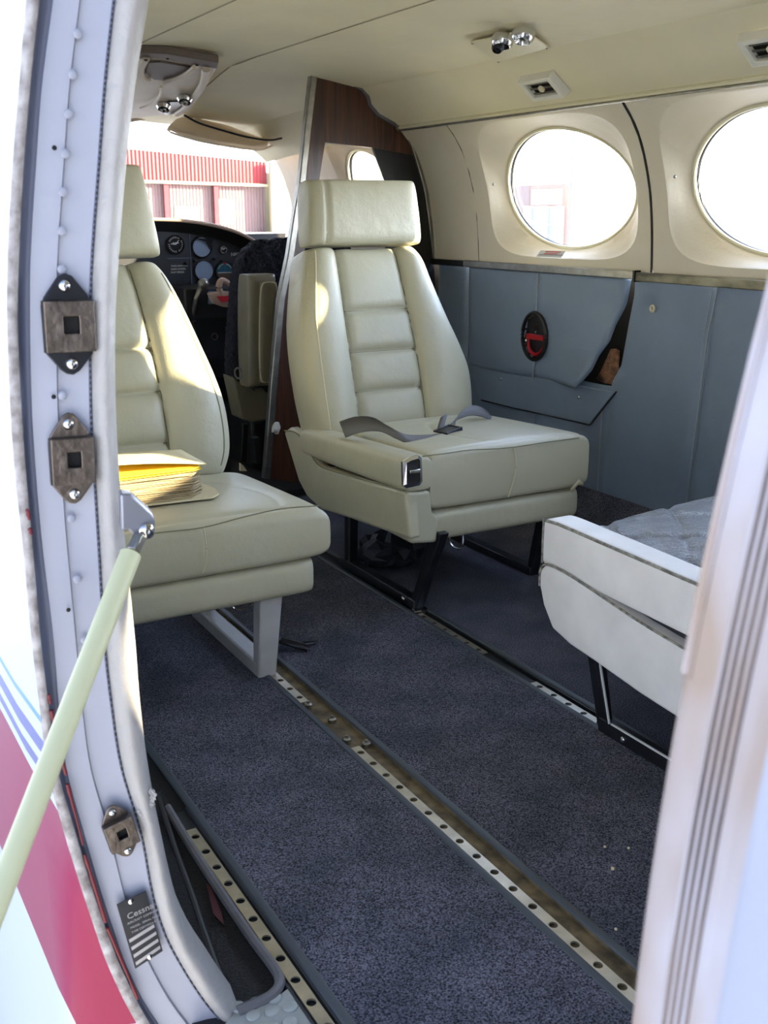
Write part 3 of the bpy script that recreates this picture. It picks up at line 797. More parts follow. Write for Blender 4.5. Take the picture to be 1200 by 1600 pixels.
# ------------------------------------------------------------------ seats
def lerp_tab(tab, v): return sinterp(tab, v)
def seat_back(parent, ybot, zbot, ytop, ztop, Lt, Rt, pl, pr_, rows, thick=.115, puff=.006, leather='cream_leather', side_m='cream_leather'):
    """Lt,Rt: tables v->x of outline at mid thickness ; pl/pr_: x tables of inner panel seams; rows: v of seams"""
    ax = V((0, ytop-ybot, ztop-zbot)); nrm = V((0, -(ztop-zbot), (ytop-ybot))).normalized()
    base = lambda v: V((0, ybot, zbot))+ax*v
    off = -nrm*(thick/2)
    left = lambda v: base(v)+V((lerp_tab(Lt, v), 0, 0))+off
    right = lambda v: base(v)+V((lerp_tab(Rt, v), 0, 0))+off
    def feat(u, v):
        x = lerp_tab(Lt, v)+(lerp_tab(Rt, v)-lerp_tab(Lt, v))*u
        a, b = lerp_tab(pl, v), lerp_tab(pr_, v); h = 0
        for q in (a, b): h -= .006*gz(x-q, .004)+.006*gz(x-q, .014)
        if a < x < b:
            t = (x-a)/(b-a); vs = [0]+rows+[1.0]
            for lo, hi in zip(vs, vs[1:]):
                if lo <= v <= hi:
                    k = (v-lo)/(hi-lo); h += puff*(math.sin(math.pi*k)**.5)*(math.sin(math.pi*t)**.5)
            for q in rows: h -= (.005*gz((v-q)*.45, .004)+.005*gz((v-q)*.45, .012))
            h -= .004
        elif x >= b: t = (x-b)/max(.001, lerp_tab(Rt, v)-b); h += .020*math.sin(math.pi*min(1, t*.9))**.8
        else: t = (a-x)/max(.001, a-lerp_tab(Lt, v)); h += .020*math.sin(math.pi*min(1, t*.9))**.8
        return h
    s = Slab(left, right, nrm, thick, p=5.5, pv=10, feat=feat, ny=110, nx=130, backflat=1.0, vin=.04)
    o = s.build('backrest', leather, parent)
    def uof(x, v): return (x-lerp_tab(Lt, v))/(lerp_tab(Rt, v)-lerp_tab(Lt, v))
    vs = [.03+i*.047 for i in range(21)]
    s.seam('seam', [(uof(lerp_tab(pl, v), v), v) for v in vs], .0013, 'seam_thread', o, n=2)
    s.seam('seam', [(uof(lerp_tab(pr_, v), v), v) for v in vs], .0013, 'seam_thread', o, n=2)
    for q in rows:
        a, b = lerp_tab(pl, q), lerp_tab(pr_, q)
        s.seam('seam', [(uof(a+(b-a)*t/10, q), q) for t in range(11)], .0013, 'seam_thread', o, n=2)
    return o, s
def pad(name, parent, c, size, m='cream_leather', p=5, pv=5, rot=None, feat=None, nx=40, ny=40, thick=None):
    """pad centred c, size (x,y,z): slab along Z, normal -Y unless rot"""
    sx, sy, sz = size; R_ = rot or Matrix.Identity(3); c = V(c)
    s = Slab(lambda v: c+R_ @ V((-sx/2, 0, -sz/2+sz*v)), lambda v: c+R_ @ V((sx/2, 0, -sz/2+sz*v)), R_ @ V((0, -1, 0)), sy, p=p, pv=pv, feat=feat, nx=nx, ny=ny, vin=.03)
    return s.build(name, m, parent), s

# ---- right front seat (faces aft)
rs = empty('passenger_seat', (1.36, 2.1, 0), 'cream leather armchair seat with dark legs in front of the wood bulkhead', 'seat')
Lt = [(0, 1.118), (.3, 1.108), (.6, 1.114), (.85, 1.140), (1, 1.158)]
Rt = [(0, 1.570), (.12, 1.585), (.3, 1.590), (.45, 1.572), (.6, 1.545), (.8, 1.512), (.93, 1.492), (1, 1.470)]
bk, bs = seat_back(rs, 2.285, .345, 2.425, .802, Lt, Rt, [(0, 1.236), (.35, 1.236), (1, 1.238)], [(0, 1.430), (.4, 1.432), (1, 1.412)], [.235, .445, .665], thick=.135)
bs.seam('side_piping', [(.055+.02*math.sin(v*3), v) for v in [.02+i*.06 for i in range(17)]], .002, 'piping', bk, n=2)
hr, hs = pad('headrest', rs, (1.318, 2.455, .880), (.320, .105, .158), p=7, pv=7, rot=Matrix.Rotation(math.radians(-8), 3, 'X'),
             feat=lambda u, v: -.007*gz(u-.13, .02)+.004*math.sin(math.pi*v)+(-.006*(.13-u)/.13 if u < .13 else 0), nx=60)
hs.seam('seam', [(.13, v) for v in [.04+i*.115 for i in range(9)]], .0014, 'seam_thread', hr, n=2)
# seat cushion : slab along Y, normal up
def cushion(parent, x0, x1, y0, y1, z0, z1, feat=None, name='seat_cushion', m='cream_leather', crown=.010, skew=0, p=12, pv=13, tilt=.02):
    zc = (z0+z1)/2; T = z1-z0
    s = Slab(lambda v: V((x0, y0+(y1-y0)*v, zc-tilt*v)), lambda v: V((x1, y0+(y1-y0)*v+skew, zc-tilt*v)), V((0, 0, 1)), T, p=p, pv=pv,
             feat=lambda u, v: crown*math.sin(math.pi*min(max(u, 0), 1))*math.sin(math.pi*min(max(v, 0), 1))**.5+(feat(u, v) if feat else 0), nx=90, ny=90, vin=.0)
    return s.build(name, m, parent), s
def cfeat(u, v):
    # crease across the front edge and shallow saddle
    h = -.003*gz(v-.05, .012)
    d = abs(math.hypot((u-.62)/.3, (v-.35)/.42)-1)
    h -= .0025*gz(d, .05)*(1 if v > .08 else 0)
    return h
cu, cs = cushion(rs, 1.162, 1.596, 1.852, 2.30, .262, .393, cfeat)
tubeobj('seam', cr([onY(660, 713, 1.852), onY(700, 708, 1.850), onY(735, 703, 1.849), onY(790, 700, 1.849), onY(860, 690, 1.85), onY(905, 684, 1.853)], 5), .0013, 'seam_thread', cu)
tubeobj('seam', cr([onY(803, 700, 1.849), onY(806, 728, 1.8485), onY(802, 752, 1.8485), onY(794, 777, 1.851)], 5), .0016, 'piping', cu)
# base panels
def rpoly(name, pts, d, m, parent, bev=.006, seg=3): return simple(name, lambda bm: prism(bm, pts, d), m, parent, bevel=bev, bseg=seg)
bp_, _s = pad('base_front_panel', rs, (1.372, 1.905, .226), (.42, .10, .072), p=9, pv=4, nx=50, ny=30)
corner = rpoly('base_corner_panel', [V((1.100, 1.842, .318)), V((1.162, 1.850, .312)), V((1.170, 1.852, .262)), V((1.185, 1.850, .245)), V((1.180, 1.850, .192)), V((1.108, 1.840, .203))], (0, .09, 0), 'cream_leather', rs, .008, 4)
side = rpoly('base_side_panel', [onX(*p, 1.098) for p in [(443, 675), (452, 668), (470, 679), (483, 700), (497, 728), (560, 748), (633, 768), (641, 843), (600, 830), (550, 812), (500, 796), (478, 775), (466, 752)]], (.03, 0, 0), 'cream_leather', rs, .008, 4)
tubeobj('side_piping', cr([onX(*p, 1.097) for p in [(445, 673), (462, 676), (478, 694), (495, 724), (520, 736), (570, 749), (632, 766)]], 5), .0018, 'seam_thread', side)
# rear lower shell of the seat
simple('seat_pan', lambda bm: box(bm, (1.12, 1.93, .19), (1.575, 2.36, .262)), 'cream_leather', rs, bevel=.02, bseg=3)
# armrest, folded down at the aisle side
def armfeat(u, v): return 0
A0 = V((1.128, 1.842, .352)); A1 = V((1.128, 2.36, .332))
arm = Slab(lambda v: A0.lerp(A1, v)+V((-.034, 0, 0)), lambda v: A0.lerp(A1, v)+V((.034, 0, 0)), V((0, 0, 1)), lambda v: .078-.01*v, p=4.5, pv=14, nx=40, ny=50, vin=.02)
armo = arm.build('armrest', 'cream_leather', rs)
# recline lever bezel on armrest front
def bezel(bm):
    o_ = [onY(*p, 1.838) for p in [(629, 722), (640, 715), (654, 711), (659, 716), (660, 752), (656, 758), (635, 763), (630, 759)]]
    i_ = [onY(*p, 1.838) for p in [(634, 723), (641, 719), (652, 716), (655, 719), (655.5, 751), (653, 754), (637, 758), (634, 756)]]
    n = len(o_)
    for dy in (0,):
        a = [bm.verts.new(p) for p in o_]; b = [bm.verts.new(p+V((0, -.004, 0))) for p in i_]; c = [bm.verts.new(p+V((0, .006, 0))) for p in i_]; d = [bm.verts.new(p+V((0, .006, 0))) for p in o_]
        for k in range(n):
            bm.faces.new([a[k], a[(k+1) % n], b[(k+1) % n], b[k]]); bm.faces.new([b[k], b[(k+1) % n], c[(k+1) % n], c[k]]); bm.faces.new([a[k], a[(k+1) % n], d[(k+1) % n], d[k]])
bz = simple('lever_bezel', bezel, 'chrome', rs, smooth=False)
simple('lever_recess', lambda bm: prism(bm, [onY(*p, 1.841) for p in [(633, 722), (655, 715), (657, 754), (634, 759)]], (0, .002, 0)), 'black_plastic', bz)
simple('recline_lever', lambda bm: box(bm, (-.0125, -.012, -.004), (.0125, .004, .004), Matrix.Translation(onY(644.5, 735, 1.838))), 'chrome', bz, bevel=.0012)
# legs
def legframe(parent, x, yf, yr, ytop_f, ytop_r, ztop, m, w=.032, t=.012, parts=True):
    def leg(bm, a, b, w0, w1):
        a, b = V(a), V(b)
        P = [[V((x-t, p.y-ww/2, p.z)), V((x+t, p.y-ww/2, p.z)), V((x+t, p.y+ww/2, p.z)), V((x-t, p.y+ww/2, p.z))] for p, ww in ((a, w0), (b, w1))]
        grid(bm, P, cap=True, closeu=True)
    simple('leg', lambda bm: leg(bm, (x, yf, .004), (x, ytop_f, ztop), w*.7, w*1.25), m, parent, bevel=.003)
    simple('leg', lambda bm: leg(bm, (x, yr, .004), (x, ytop_r, ztop), w*.8, w), m, parent, bevel=.003)
    simple('foot_rail', lambda bm: box(bm, (x-t-.002, yf-.012, .004), (x+t+.002, yr+.04, .028)), m, parent, bevel=.003)
legframe(rs, 1.192, 1.955, 2.28, 1.86, 2.27, .215, 'dark_frame', w=.036)
legframe(rs, 1.565, 2.01, 2.34, 1.955, 2.33, .215, 'dark_frame', w=.030)
simple('foot_clip', lambda bm: bar(bm, (1.170, 1.935, .006), (1.205, 1.928, .006), .02, .008), 'chrome', rs)
simple('foot_screw', lambda bm: screw(bm, (1.178, 1.99, .018), (-1, 0, 0), .006), 'chrome', rs)
tubeobj('adjust_loop', cr([onY(702, 832, 1.99), onY(703, 846, 1.99), onY(712, 856, 1.98), onY(722, 854, 1.98), onY(723, 832, 1.99)], 5), .0028, 'chrome', rs)
simple('leg_highlight_edge', lambda bm: (box(bm, (1.176, 1.975, .028), (1.179, 2.27, .030)), bar(bm, (1.178, 2.262, .03), (1.178, 2.256, .19), .003, .003)), 'brushed_metal', rs)
# torn cover tag at the front right corner
tagp = simple('loose_cover_flap', lambda bm: grid(bm, [[onY(892, 764, 1.84), onY(905, 749, 1.835), onY(912, 756, 1.83)], [onY(893, 769, 1.842), onY(903, 757, 1.838), onY(910, 760, 1.835)]]), 'piping', rs, solid=.003)
# clutter under the seat
bag = simple('plastic_bag', lambda bm: [bmesh.ops.create_icosphere(bm, subdivisions=3, radius=1), [setattr(v, 'co', V((v.co.x*.085*(1+.25*math.sin(v.co.y*9+v.co.z*7)), v.co.y*.07*(1+.2*math.sin(v.co.x*11)), max(0, v.co.z*.05+.035+.01*math.sin(v.co.x*13+v.co.y*8))))) for v in bm.verts]], 'black_plastic', angle=30)
bag.location = (1.30, 2.26, .008); tag(bag, 'crumpled dark bag lying on the carpet under the bulkhead-side seat', 'bag')
bag.data.materials[0] = MATS['panel_black']

# seat belt halves (lie on the seat: things of their own)
def ribbon(bm, pts, w, side_dirs, th=.0022):
    P = []
    for p, s in zip(pts, side_dirs):
        p = V(p); s = V(s).normalized(); n_ = V((0, 0, th))
        P.append([p-s*w/2, p+s*w/2, p+s*w/2+n_, p-s*w/2+n_])
    grid(bm, P, cap=True, closeu=True)
b1 = empty('lap_belt', (1.25, 2.1, .385), 'grey webbing belt half curling across the left of the dark-legged seat', 'seat belt')
ctr = cr([onY(535, 672, 2.17), onY(560, 664, 2.13), onY(588, 664, 2.09), onY(612, 676, 2.04), onY(640, 688, 2.0), onY(672, 688, 1.99), onY(706, 683, 2.0)], 8)
ctr = [V((p.x, p.y, p.z)) for p in ctr]
n_ = len(ctr)
dirs = [V((-.1, .55+.4*i/n_, .85-.6*i/n_)) for i in range(n_)]
simple('webbing', lambda bm: ribbon(bm, ctr, .040, dirs), 'webbing', b1, angle=180)
b2 = empty('lap_belt', (1.42, 2.1, .385), 'grey webbing belt half with dark buckle looping from the wall side', 'seat belt')
ctr2 = cr([onY(700, 676, 2.06), onY(706, 664, 2.07), onY(718, 650, 2.09), onY(738, 642, 2.12), onY(760, 648, 2.15), onY(776, 664, 2.17)], 8)
dirs2 = [V((1-i/len(ctr2), .15+.8*i/len(ctr2), .15+.55*i/len(ctr2))) for i in range(len(ctr2))]
simple('webbing', lambda bm: ribbon(bm, ctr2, .034, dirs2), 'webbing', b2, angle=180)
simple('webbing_end', lambda bm: ribbon(bm, cr([onY(690, 684, 2.05), onY(689, 668, 2.07), onY(694, 650, 2.09)], 6), .026, [V((.9, .2, .3))]*13), 'webbing', b2, angle=180)
bc = onY(700, 682, 2.03)+V((0, 0, .012))
RB_ = Matrix.Translation(bc) @ Matrix.Rotation(.25, 4, 'Z') @ Matrix.Rotation(-.15, 4, 'Y')
simple('buckle', lambda bm: (box(bm, (-.026, -.022, -.007), (.026, -.018, .007), RB_), box(bm, (-.026, .018, -.007), (.026, .022, .007), RB_), box(bm, (-.026, -.022, -.007), (-.021, .022, .007), RB_), box(bm, (.021, -.022, -.007), (.026, .022, .007), RB_), box(bm, (-.022, -.016, -.006), (.022, .02, .005), RB_)), 'dark_frame', b2, bevel=.001)
simple('belt_tongue', lambda bm: (ribbon(bm, [p+V((0, 0, .008)) for p in cr([onY(700, 690, 2.0), onY(725, 689, 2.01), onY(750, 685, 2.02)], 6)], .012, [V((.1, 1, 0))]*13), ), 'dark_frame', b2)
simple('tongue_tip', lambda bm: ribbon(bm, [onY(744, 686, 2.015)+V((0, 0, .010)), onY(756, 684, 2.02)+V((0, 0, .010))], .014, [V((.1, 1, 0))]*2, .003), 'chrome', b2)

# ---- left front seat (faces aft)
ls = empty('passenger_seat', (.62, 1.95, 0), 'cream leather seat with white legs beside the door, a folder on it', 'seat')
Lt2 = [(0, .30), (.5, .30), (1, .36)]
Rt2 = [(0, .812), (.12, .832), (.3, .835), (.45, .822), (.6, .800), (.8, .768), (.93, .742), (1, .722)]
bk2, bs2 = seat_back(ls, 2.125, .335, 2.25, .786, Lt2, Rt2, [(0, .47), (1, .47)], [(0, .692), (.4, .690), (.7, .680), (1, .660)], [.175, .41, .61], thick=.13, puff=.011)
bs2.seam('side_piping', [(.955, v) for v in [.04+i*.06 for i in range(16)]], .0018, 'seam_thread', bk2, n=2)
hr2, hs2 = pad('headrest', ls, (.545, 2.275, .885), (.36, .105, .185), p=7, pv=7, rot=Matrix.Rotation(math.radians(-8), 3, 'X'), feat=lambda u, v: .004*math.sin(math.pi*v), nx=50)
def taper(o, z0, z1, k, cx):
    for v in o.data.vertices:
        zz = v.co.z; t = zz/(z1-z0); v.co.x = v.co.x*(1-k*t)
taper(hr2, .79, .98, .15, 0); taper(hr, .80, .96, .06, 0)
def cfeat2(u, v):
    h = -.003*gz(v-.07, .015)
    d = abs(math.hypot((u-.55)/.32, (v-.3)/.4)-1)
    h -= .0025*gz(d, .05)*(1 if v > .1 else 0)
    return h
cu2, cs2 = cushion(ls, .36, .856, 1.718, 2.18, .246, .352, cfeat2, p=9, pv=8, crown=.014)
tubeobj('seam', cr([onY(215, 836, 1.722), onY(260, 831, 1.720), onY(318, 824, 1.716), onY(380, 808, 1.715), onY(440, 795, 1.716), onY(500, 790, 1.722)], 5), .0012, 'seam_thread', cu2)
tubeobj('seam', cr([onY(318, 825, 1.714), onY(322, 850, 1.7125), onY(322, 878, 1.7135), onY(316, 896, 1.720)], 5), .0014, 'piping', cu2)
pad('base_front_panel', ls, (.592, 1.775, .214), (.475, .10, .072), p=9, pv=4, nx=50, ny=30)
simple('seat_pan', lambda bm: box(bm, (.38, 1.80, .185), (.82, 2.2, .25)), 'cream_leather', ls, bevel=.02, bseg=3)
def wleg(bm):
    a = [V((.722, 1.775, .004)), V((.760, 1.775, .004)), V((.760, 1.805, .004)), V((.722, 1.805, .004))]
    b = [V((.725, 1.755, .19)), V((.772, 1.755, .19)), V((.772, 1.795, .19)), V((.725, 1.795, .19))]
    grid(bm, [a, b], cap=True, closeu=True)
simple('leg', wleg, 'white_frame', ls, bevel=.004)
simple('leg', lambda bm: bar(bm, (.742, 2.13, .01), (.742, 2.13, .18), .03, .03), 'white_frame', ls, bevel=.003)
simple('foot_rail', lambda bm: box(bm, (.722, 1.785, .004), (.758, 2.16, .036)), 'white_frame', ls, bevel=.004)
simple('leg', lambda bm: bar(bm, (.43, 1.80, .01), (.43, 1.78, .18), .03, .035), 'white_frame', ls, bevel=.003)
simple('leg', lambda bm: bar(bm, (.43, 2.13, .01), (.43, 2.13, .18), .03, .03), 'white_frame', ls, bevel=.003)
simple('foot_rail', lambda bm: box(bm, (.412, 1.785, .004), (.446, 2.16, .03)), 'white_frame', ls, bevel=.004)
tubeobj('adjust_loop', cr([onY(361, 940, 1.86), onY(366, 950, 1.85), onY(380, 951, 1.85), onY(393, 945, 1.85), onY(396, 935, 1.86)], 5), .0024, 'chrome', ls)
simple('pedal_lever', lambda bm: (bar(bm, onZ(436, 1000, .03), onZ(482, 1013, .012), .022, .008), bar(bm, onZ(470, 1006, .018), onZ(492, 1004, .012), .016, .006)), 'dark_frame', ls, bevel=.003)

# folder of papers on the left cushion
fo = empty('document_folder', (.56, 1.93, .35), 'thick stack of yellowed papers in an open cream folder on the seat cushion', 'folder')
def sheet(bm, k, n, z, x0=.44, x1=.665, y0=1.865, y1=2.02, jit=.004, th=.0015):
    j = lambda: random.uniform(-jit, jit)
    c = [(x0+j(), y0+j()), (x1-.03+j(), y0-.012+j()), (x1-.008+j(), y0+.01), (x1+j(), y0+.05), (x1-.02+j(), y1+j()), (x0+j(), y1+j())]
    bend = lambda x, y: .008*math.sin((x-x0)/(x1-x0)*math.pi)
    prism(bm, [V((x, y, z+bend(x, y)*k/n)) for x, y in c], (0, 0, th))
zc0 = .3625
simple('folder_cover', lambda bm: sheet(bm, 0, 1, zc0, x1=.70, y0=1.852, y1=2.03, th=.003), 'paper', fo)
def pile(bm):
    for k in range(19): sheet(bm, k, 19, zc0+.004+k*.0024, th=.0017)
simple('paper_pile', pile, 'paper_edge', fo, smooth=False)
simple('yellow_sheets', lambda bm: [sheet(bm, 20, 19, zc0+.051+k*.003, th=.0012, x1=.668) for k in range(2)], 'paper_yellow', fo, smooth=False)
simple('folder_cover', lambda bm: (grid(bm, [[V((x, y, zc0+.060+.020*(1-((x-.44)/.232)**2)*(1 if y < 1.99 else .4))) for x in [.44+i*.0232 for i in range(11)]] for y in (1.874, 1.90, 1.93, 1.96, 2.0, 2.02)])), 'paper', fo, solid=.002)

# ---- rear right seat, seen from its aisle side
rr = empty('passenger_seat', (1.4, 1.1, 0), 'worn pale leather seat at right with wrinkled quilted cushion, half hidden by the door post', 'seat')
rx = 1.14
def rarm():
    A = lambda v: V((rx+.0, 1.435-.62*v, .315-.018*v)); B = lambda v: V((rx+.058, 1.435-.62*v, .315-.018*v))
    return Slab(A, B, V((0, 0, 1)), .092, p=12, pv=16, nx=24, ny=40)
ra = rarm(); rao = ra.build('side_bolster', 'aged_leather', rr)
tubeobj('worn_piping', [ra.pos(.02, v)+V((0, 0, .0)) for v in [.01+i*.049 for i in range(21)]], .003, 'worn_edge', rao)
tubeobj('worn_piping', [V((rx-.001, 1.434, z)) for z in (.275, .30, .33, .357)], .002, 'worn_edge', rao)
for p in ((1078, 992), (1090, 960), (1082, 985)):
    simple('scuff_mark', lambda bm: bmesh.ops.create_icosphere(bm, subdivisions=1, radius=.003, matrix=Matrix.Translation(onX(*p, rx))), 'worn_edge', rao)
rp = rpoly('side_skirt_panel', [onX(*p, rx-.004) for p in [(852, 882), (880, 893), (930, 925), (1000, 972), (1080, 1020), (1200, 1092), (1250, 1235), (1075, 1133), (1000, 1085), (930, 1035), (890, 1008), (862, 982), (848, 945), (841, 908), (844, 890)]], (.05, 0, 0), 'aged_leather', rr, .006, 4)
tubeobj('worn_piping', cr([onX(*p, rx-.005) for p in [(843, 915), (844, 892), (853, 882), (880, 893), (930, 925), (1000, 972), (1080, 1020), (1200, 1092)]], 5), .0022, 'worn_edge', rp)
simple('dark_gap_lining', lambda bm: prism(bm, [onX(*p, rx+.02) for p in [(855, 878), (900, 895), (1000, 950), (1150, 1040), (1150, 1075), (1000, 990), (900, 920)]], (.02, 0, 0)), 'panel_black', rr)
def qf(u, v):
    h = .022*math.sin(math.pi*u)**.6*math.sin(math.pi*v)**.5
    d1 = abs(((u*3+v*3.2) % 1)-.5); d2 = abs(((u*3-v*3.2) % 1)-.5)
    h -= .006*(gz(d1, .07)+gz(d2, .07))
    return h
cs3 = Slab(lambda v: V((rx+.062, 1.42-.6*v, .295)), lambda v: V((1.64, 1.42-.6*v, .315)), V((0, 0, 1)), .10, p=7, pv=5, feat=qf, nx=100, ny=100)
cs3.build('quilted_cushion', 'creased_leather', rr)
simple('seat_pan', lambda bm: box(bm, (rx+.05, .84, .16), (1.62, 1.40, .26)), 'aged_leather', rr, bevel=.015, bseg=3)
pad('backrest', rr, (1.40, .74, .60), (.46, .13, .56), m='aged_leather', rot=Matrix.Rotation(math.radians(168), 3, 'X') @ Matrix.Identity(3))
X3 = 1.165
def bl(bm):
    P = [[V((X3-.008, y-w_/2, z)), V((X3+.008, y-w_/2, z)), V((X3+.008, y+w_/2, z)), V((X3-.008, y+w_/2, z))] for y, z, w_ in ((1.268, .004, .026), (1.318, .18, .034))]
    grid(bm, P, cap=True, closeu=True)
simple('leg', bl, 'dark_frame', rr, bevel=.002)
simple('foot_rail', lambda bm: box(bm, (X3-.010, .80, .004), (X3+.010, 1.28, .032)), 'dark_frame', rr, bevel=.002)
simple('polished_edge_highlight', lambda bm: (bar(bm, (X3-.011, 1.245, .034), (X3-.011, .80, .034), .003, .003), bar(bm, (X3-.011, 1.250, .032), (X3-.011, 1.297, .18), .003, .003)), 'decal_white', rr)  # highlight along the polished leg and rail edges, painted as white strips
simple('foot_screw', lambda bm: screw(bm, (X3-.010, 1.215, .018), (-1, 0, 0), .0055), 'chrome', rr)
simple('leg', lambda bm: bar(bm, (X3, .84, .01), (X3, .84, .18), .02, .03), 'dark_frame', rr)
simple('leg', lambda bm: bar(bm, (1.565, 1.30, .01), (1.565, 1.32, .18), .02, .03), 'dark_frame', rr)
simple('leg', lambda bm: bar(bm, (1.565, .84, .01), (1.565, .84, .18), .02, .03), 'dark_frame', rr)

# ------------------------------------------------------------------ door jamb (front post)
ROWS = [(-260, 80, 100, 122, 215, 285), (-120, 58, 78, 98, 192, 257), (0, 42, 62, 83, 178, 233), (130, 31, 48, 66, 164, 212), (250, 21, 38, 57, 155, 198), (400, 13, 30, 48, 144, 186), (500, 12, 28, 47, 141, 180), (640, 17, 34, 50, 142, 181),
        (750, 25, 42, 57, 148, 187), (850, 36, 51, 66, 154, 196), (1000, 50, 64, 84, 163, 211), (1100, 62, 76, 92, 174, 219), (1200, 75, 90, 104, 190, 232), (1300, 100, 118, 131, 220, 251),
        (1400, 131, 148, 160, 239, 275), (1460, 151, 169, 180, 258, 300), (1500, 165, 184, 194, 278, 326), (1560, 192, 212, 222, 316, 366), (1600, 214, 234, 248, 350, 402), (1650, 245, 268, 284, 400, 480), (1700, 285, 310, 330, 470, 560)]
def rowat(y, c): return sinterp([(r_[0], r_[c]) for r_ in ROWS], y)
yy = [-260+i*20 for i in range(99)]
yy = [y for y in yy if y <= 1700]
YJ = .97
def jcol(c, y, Y): return onY(rowat(y, c), y, Y)
jamb = empty('door_post', (.25, YJ, 0), 'white riveted front door post of the cabin doorway with latch plates', 'door post')
def jm(bm):
    P = []
    for y in yy:
        a = jcol(3, y, YJ+.008); b = jcol(4, y, YJ)
        m1 = a.lerp(b, .42); m2 = a.lerp(b, .46)
        P.append([a+V((0, .03, 0)), a, a.lerp(b, .2)+V((0, -.002, 0)), m1+V((0, -.002, 0)), m2+V((0, .002, 0)), a.lerp(b, .8)+V((0, .002, 0)), b, b+V((0, .03, 0))])
    grid(bm, P)
simple('jamb_face', jm, 'white_paint', jamb, angle=30)
def strip(bm, c0, c1, Y0, Y1, bulge, n=8, back=.03):
    P = []
    for y in yy:
        a = jcol(c0, y, Y0); b = jcol(c1, y, Y1); row = [a+V((0, back, 0))]
        for i in range(n+1):
            t = i/n; row.append(a.lerp(b, t)+V((0, -bulge*math.sin(math.pi*t), 0)))
        row.append(b+V((0, back, 0))); P.append(row)
    grid(bm, P)
simple('edge_sealant', lambda bm: strip(bm, 1, 2, YJ-.004, YJ-.004, .002), 'edge_strip', jamb, angle=60)
simple('rubber_groove', lambda bm: strip(bm, 2, 3, YJ+.004, YJ+.010, -.004), 'groove_grey', jamb, angle=60)
def sealroll(bm):
    P = []
    for y in yy:
        a = jcol(4, y, YJ-.001); b = jcol(5, y, YJ+.012); row = [a+V((0, .01, 0)), a]
        d = b-a
        for i in range(1, 9):
            t = i/9; row.append(a+d*t+V((0, -.020*math.sin(math.pi*t)**.7, 0)))
        row += [b, b+V((.004, .03, 0)), b+V((.0, .06, 0)), b+V((-.02, .10, 0))]
        P.append(row)
    grid(bm, P)
simple('vinyl_seal', sealroll, 'white_vinyl', jamb, angle=180)
def stitches(bm):
    y = -250
    while y < 1580:
        a = jcol(4, y, YJ-.0045); b = jcol(4, y+5, YJ-.0045)
        if b != a: tube(bm, [a, b], .0007, 4)
        y += 9
tubeobj('seal_gap', [jcol(4, y, YJ-.0025) for y in yy], .0014, 'groove_grey', jamb)
simple('seal_stitching', stitches, 'black_plastic', jamb)
for k, (px, py) in enumerate([(122, 53), (114, 116), (107, 178), (102, 240), (99, 300), (97, 361), (97, 421), (98, 618), (112, 810), (121, 905), (133, 1000)]):
    c = onY(px, py, YJ-.001)
    simple('rivet', lambda bm: lathe(bm, c, (0, -1, 0), [(.0042, 0), (.0038, .0005), (.002, .0009), (0, .001)], 14), 'white_paint', jamb)
for px, py in ((85, 231), (84, 620), (107, 953), (129, 1017)):
    simple('drain_hole', lambda bm: lathe(bm, onY(px, py, YJ-.0025), (0, -1, 0), [(.0022, 0), (0, .0004)], 10), 'deep_black', jamb)
def tear(px, py, sx, sz, seed):
    def f(bm):
        bmesh.ops.create_icosphere(bm, subdivisions=3, radius=.008); g = random.Random(seed)
        for v in bm.verts:
            q = v.co.normalized(); k = .7+.35*math.sin(q.x*7+seed)*math.sin(q.z*9+seed*2)+.15*g.random()
            v.co = V((v.co.x*k*sx, v.co.y*.45*k, v.co.z*k*sz))
        bmesh.ops.translate(bm, verts=bm.verts, vec=onY(px, py, YJ-.010))
    simple('seal_tear', f, 'white_vinyl', jamb, angle=25)
tear(238, 1243, .6, 1.2, 1); tear(232, 1256, .9, .8, 2); tear(224, 1268, 1.0, .8, 3); tear(232, 1275, .7, .6, 4)
# nicks of red paint at the edge
for a, b, c, d in ((42, 795, 46, 812), (46, 825, 49, 835), (76, 1085, 79, 1100), (80, 1110, 88, 1150), (88, 1155, 103, 1210), (105, 1225, 130, 1320), (132, 1335, 165, 1440), (168, 1450, 215, 1560)):
    n_ = 8; simple('paint_chip', lambda bm: tube(bm, [onY(a+(c-a)*t/n_, b+(d-b)*t/n_, YJ-.0055) for t in range(n_+1)], [random.uniform(.001, .0024) for t in range(n_+1)], 6), 'dark_red_steel', jamb)
# body of the post behind the face (left wall edge)
def pbody(bm):
    P = []
    for y in yy:
        a = jcol(1, y, YJ); b = jcol(5, y, YJ+.02)
        P.append([a+V((.004, .025, 0)), b+V((-.006, .02, 0)), b+V((-.012, .16, 0)), a+V((.01, .16, 0))])
    grid(bm, P, cap=True, closeu=True)
simple('post_core', pbody, 'white_paint', jamb, angle=50)
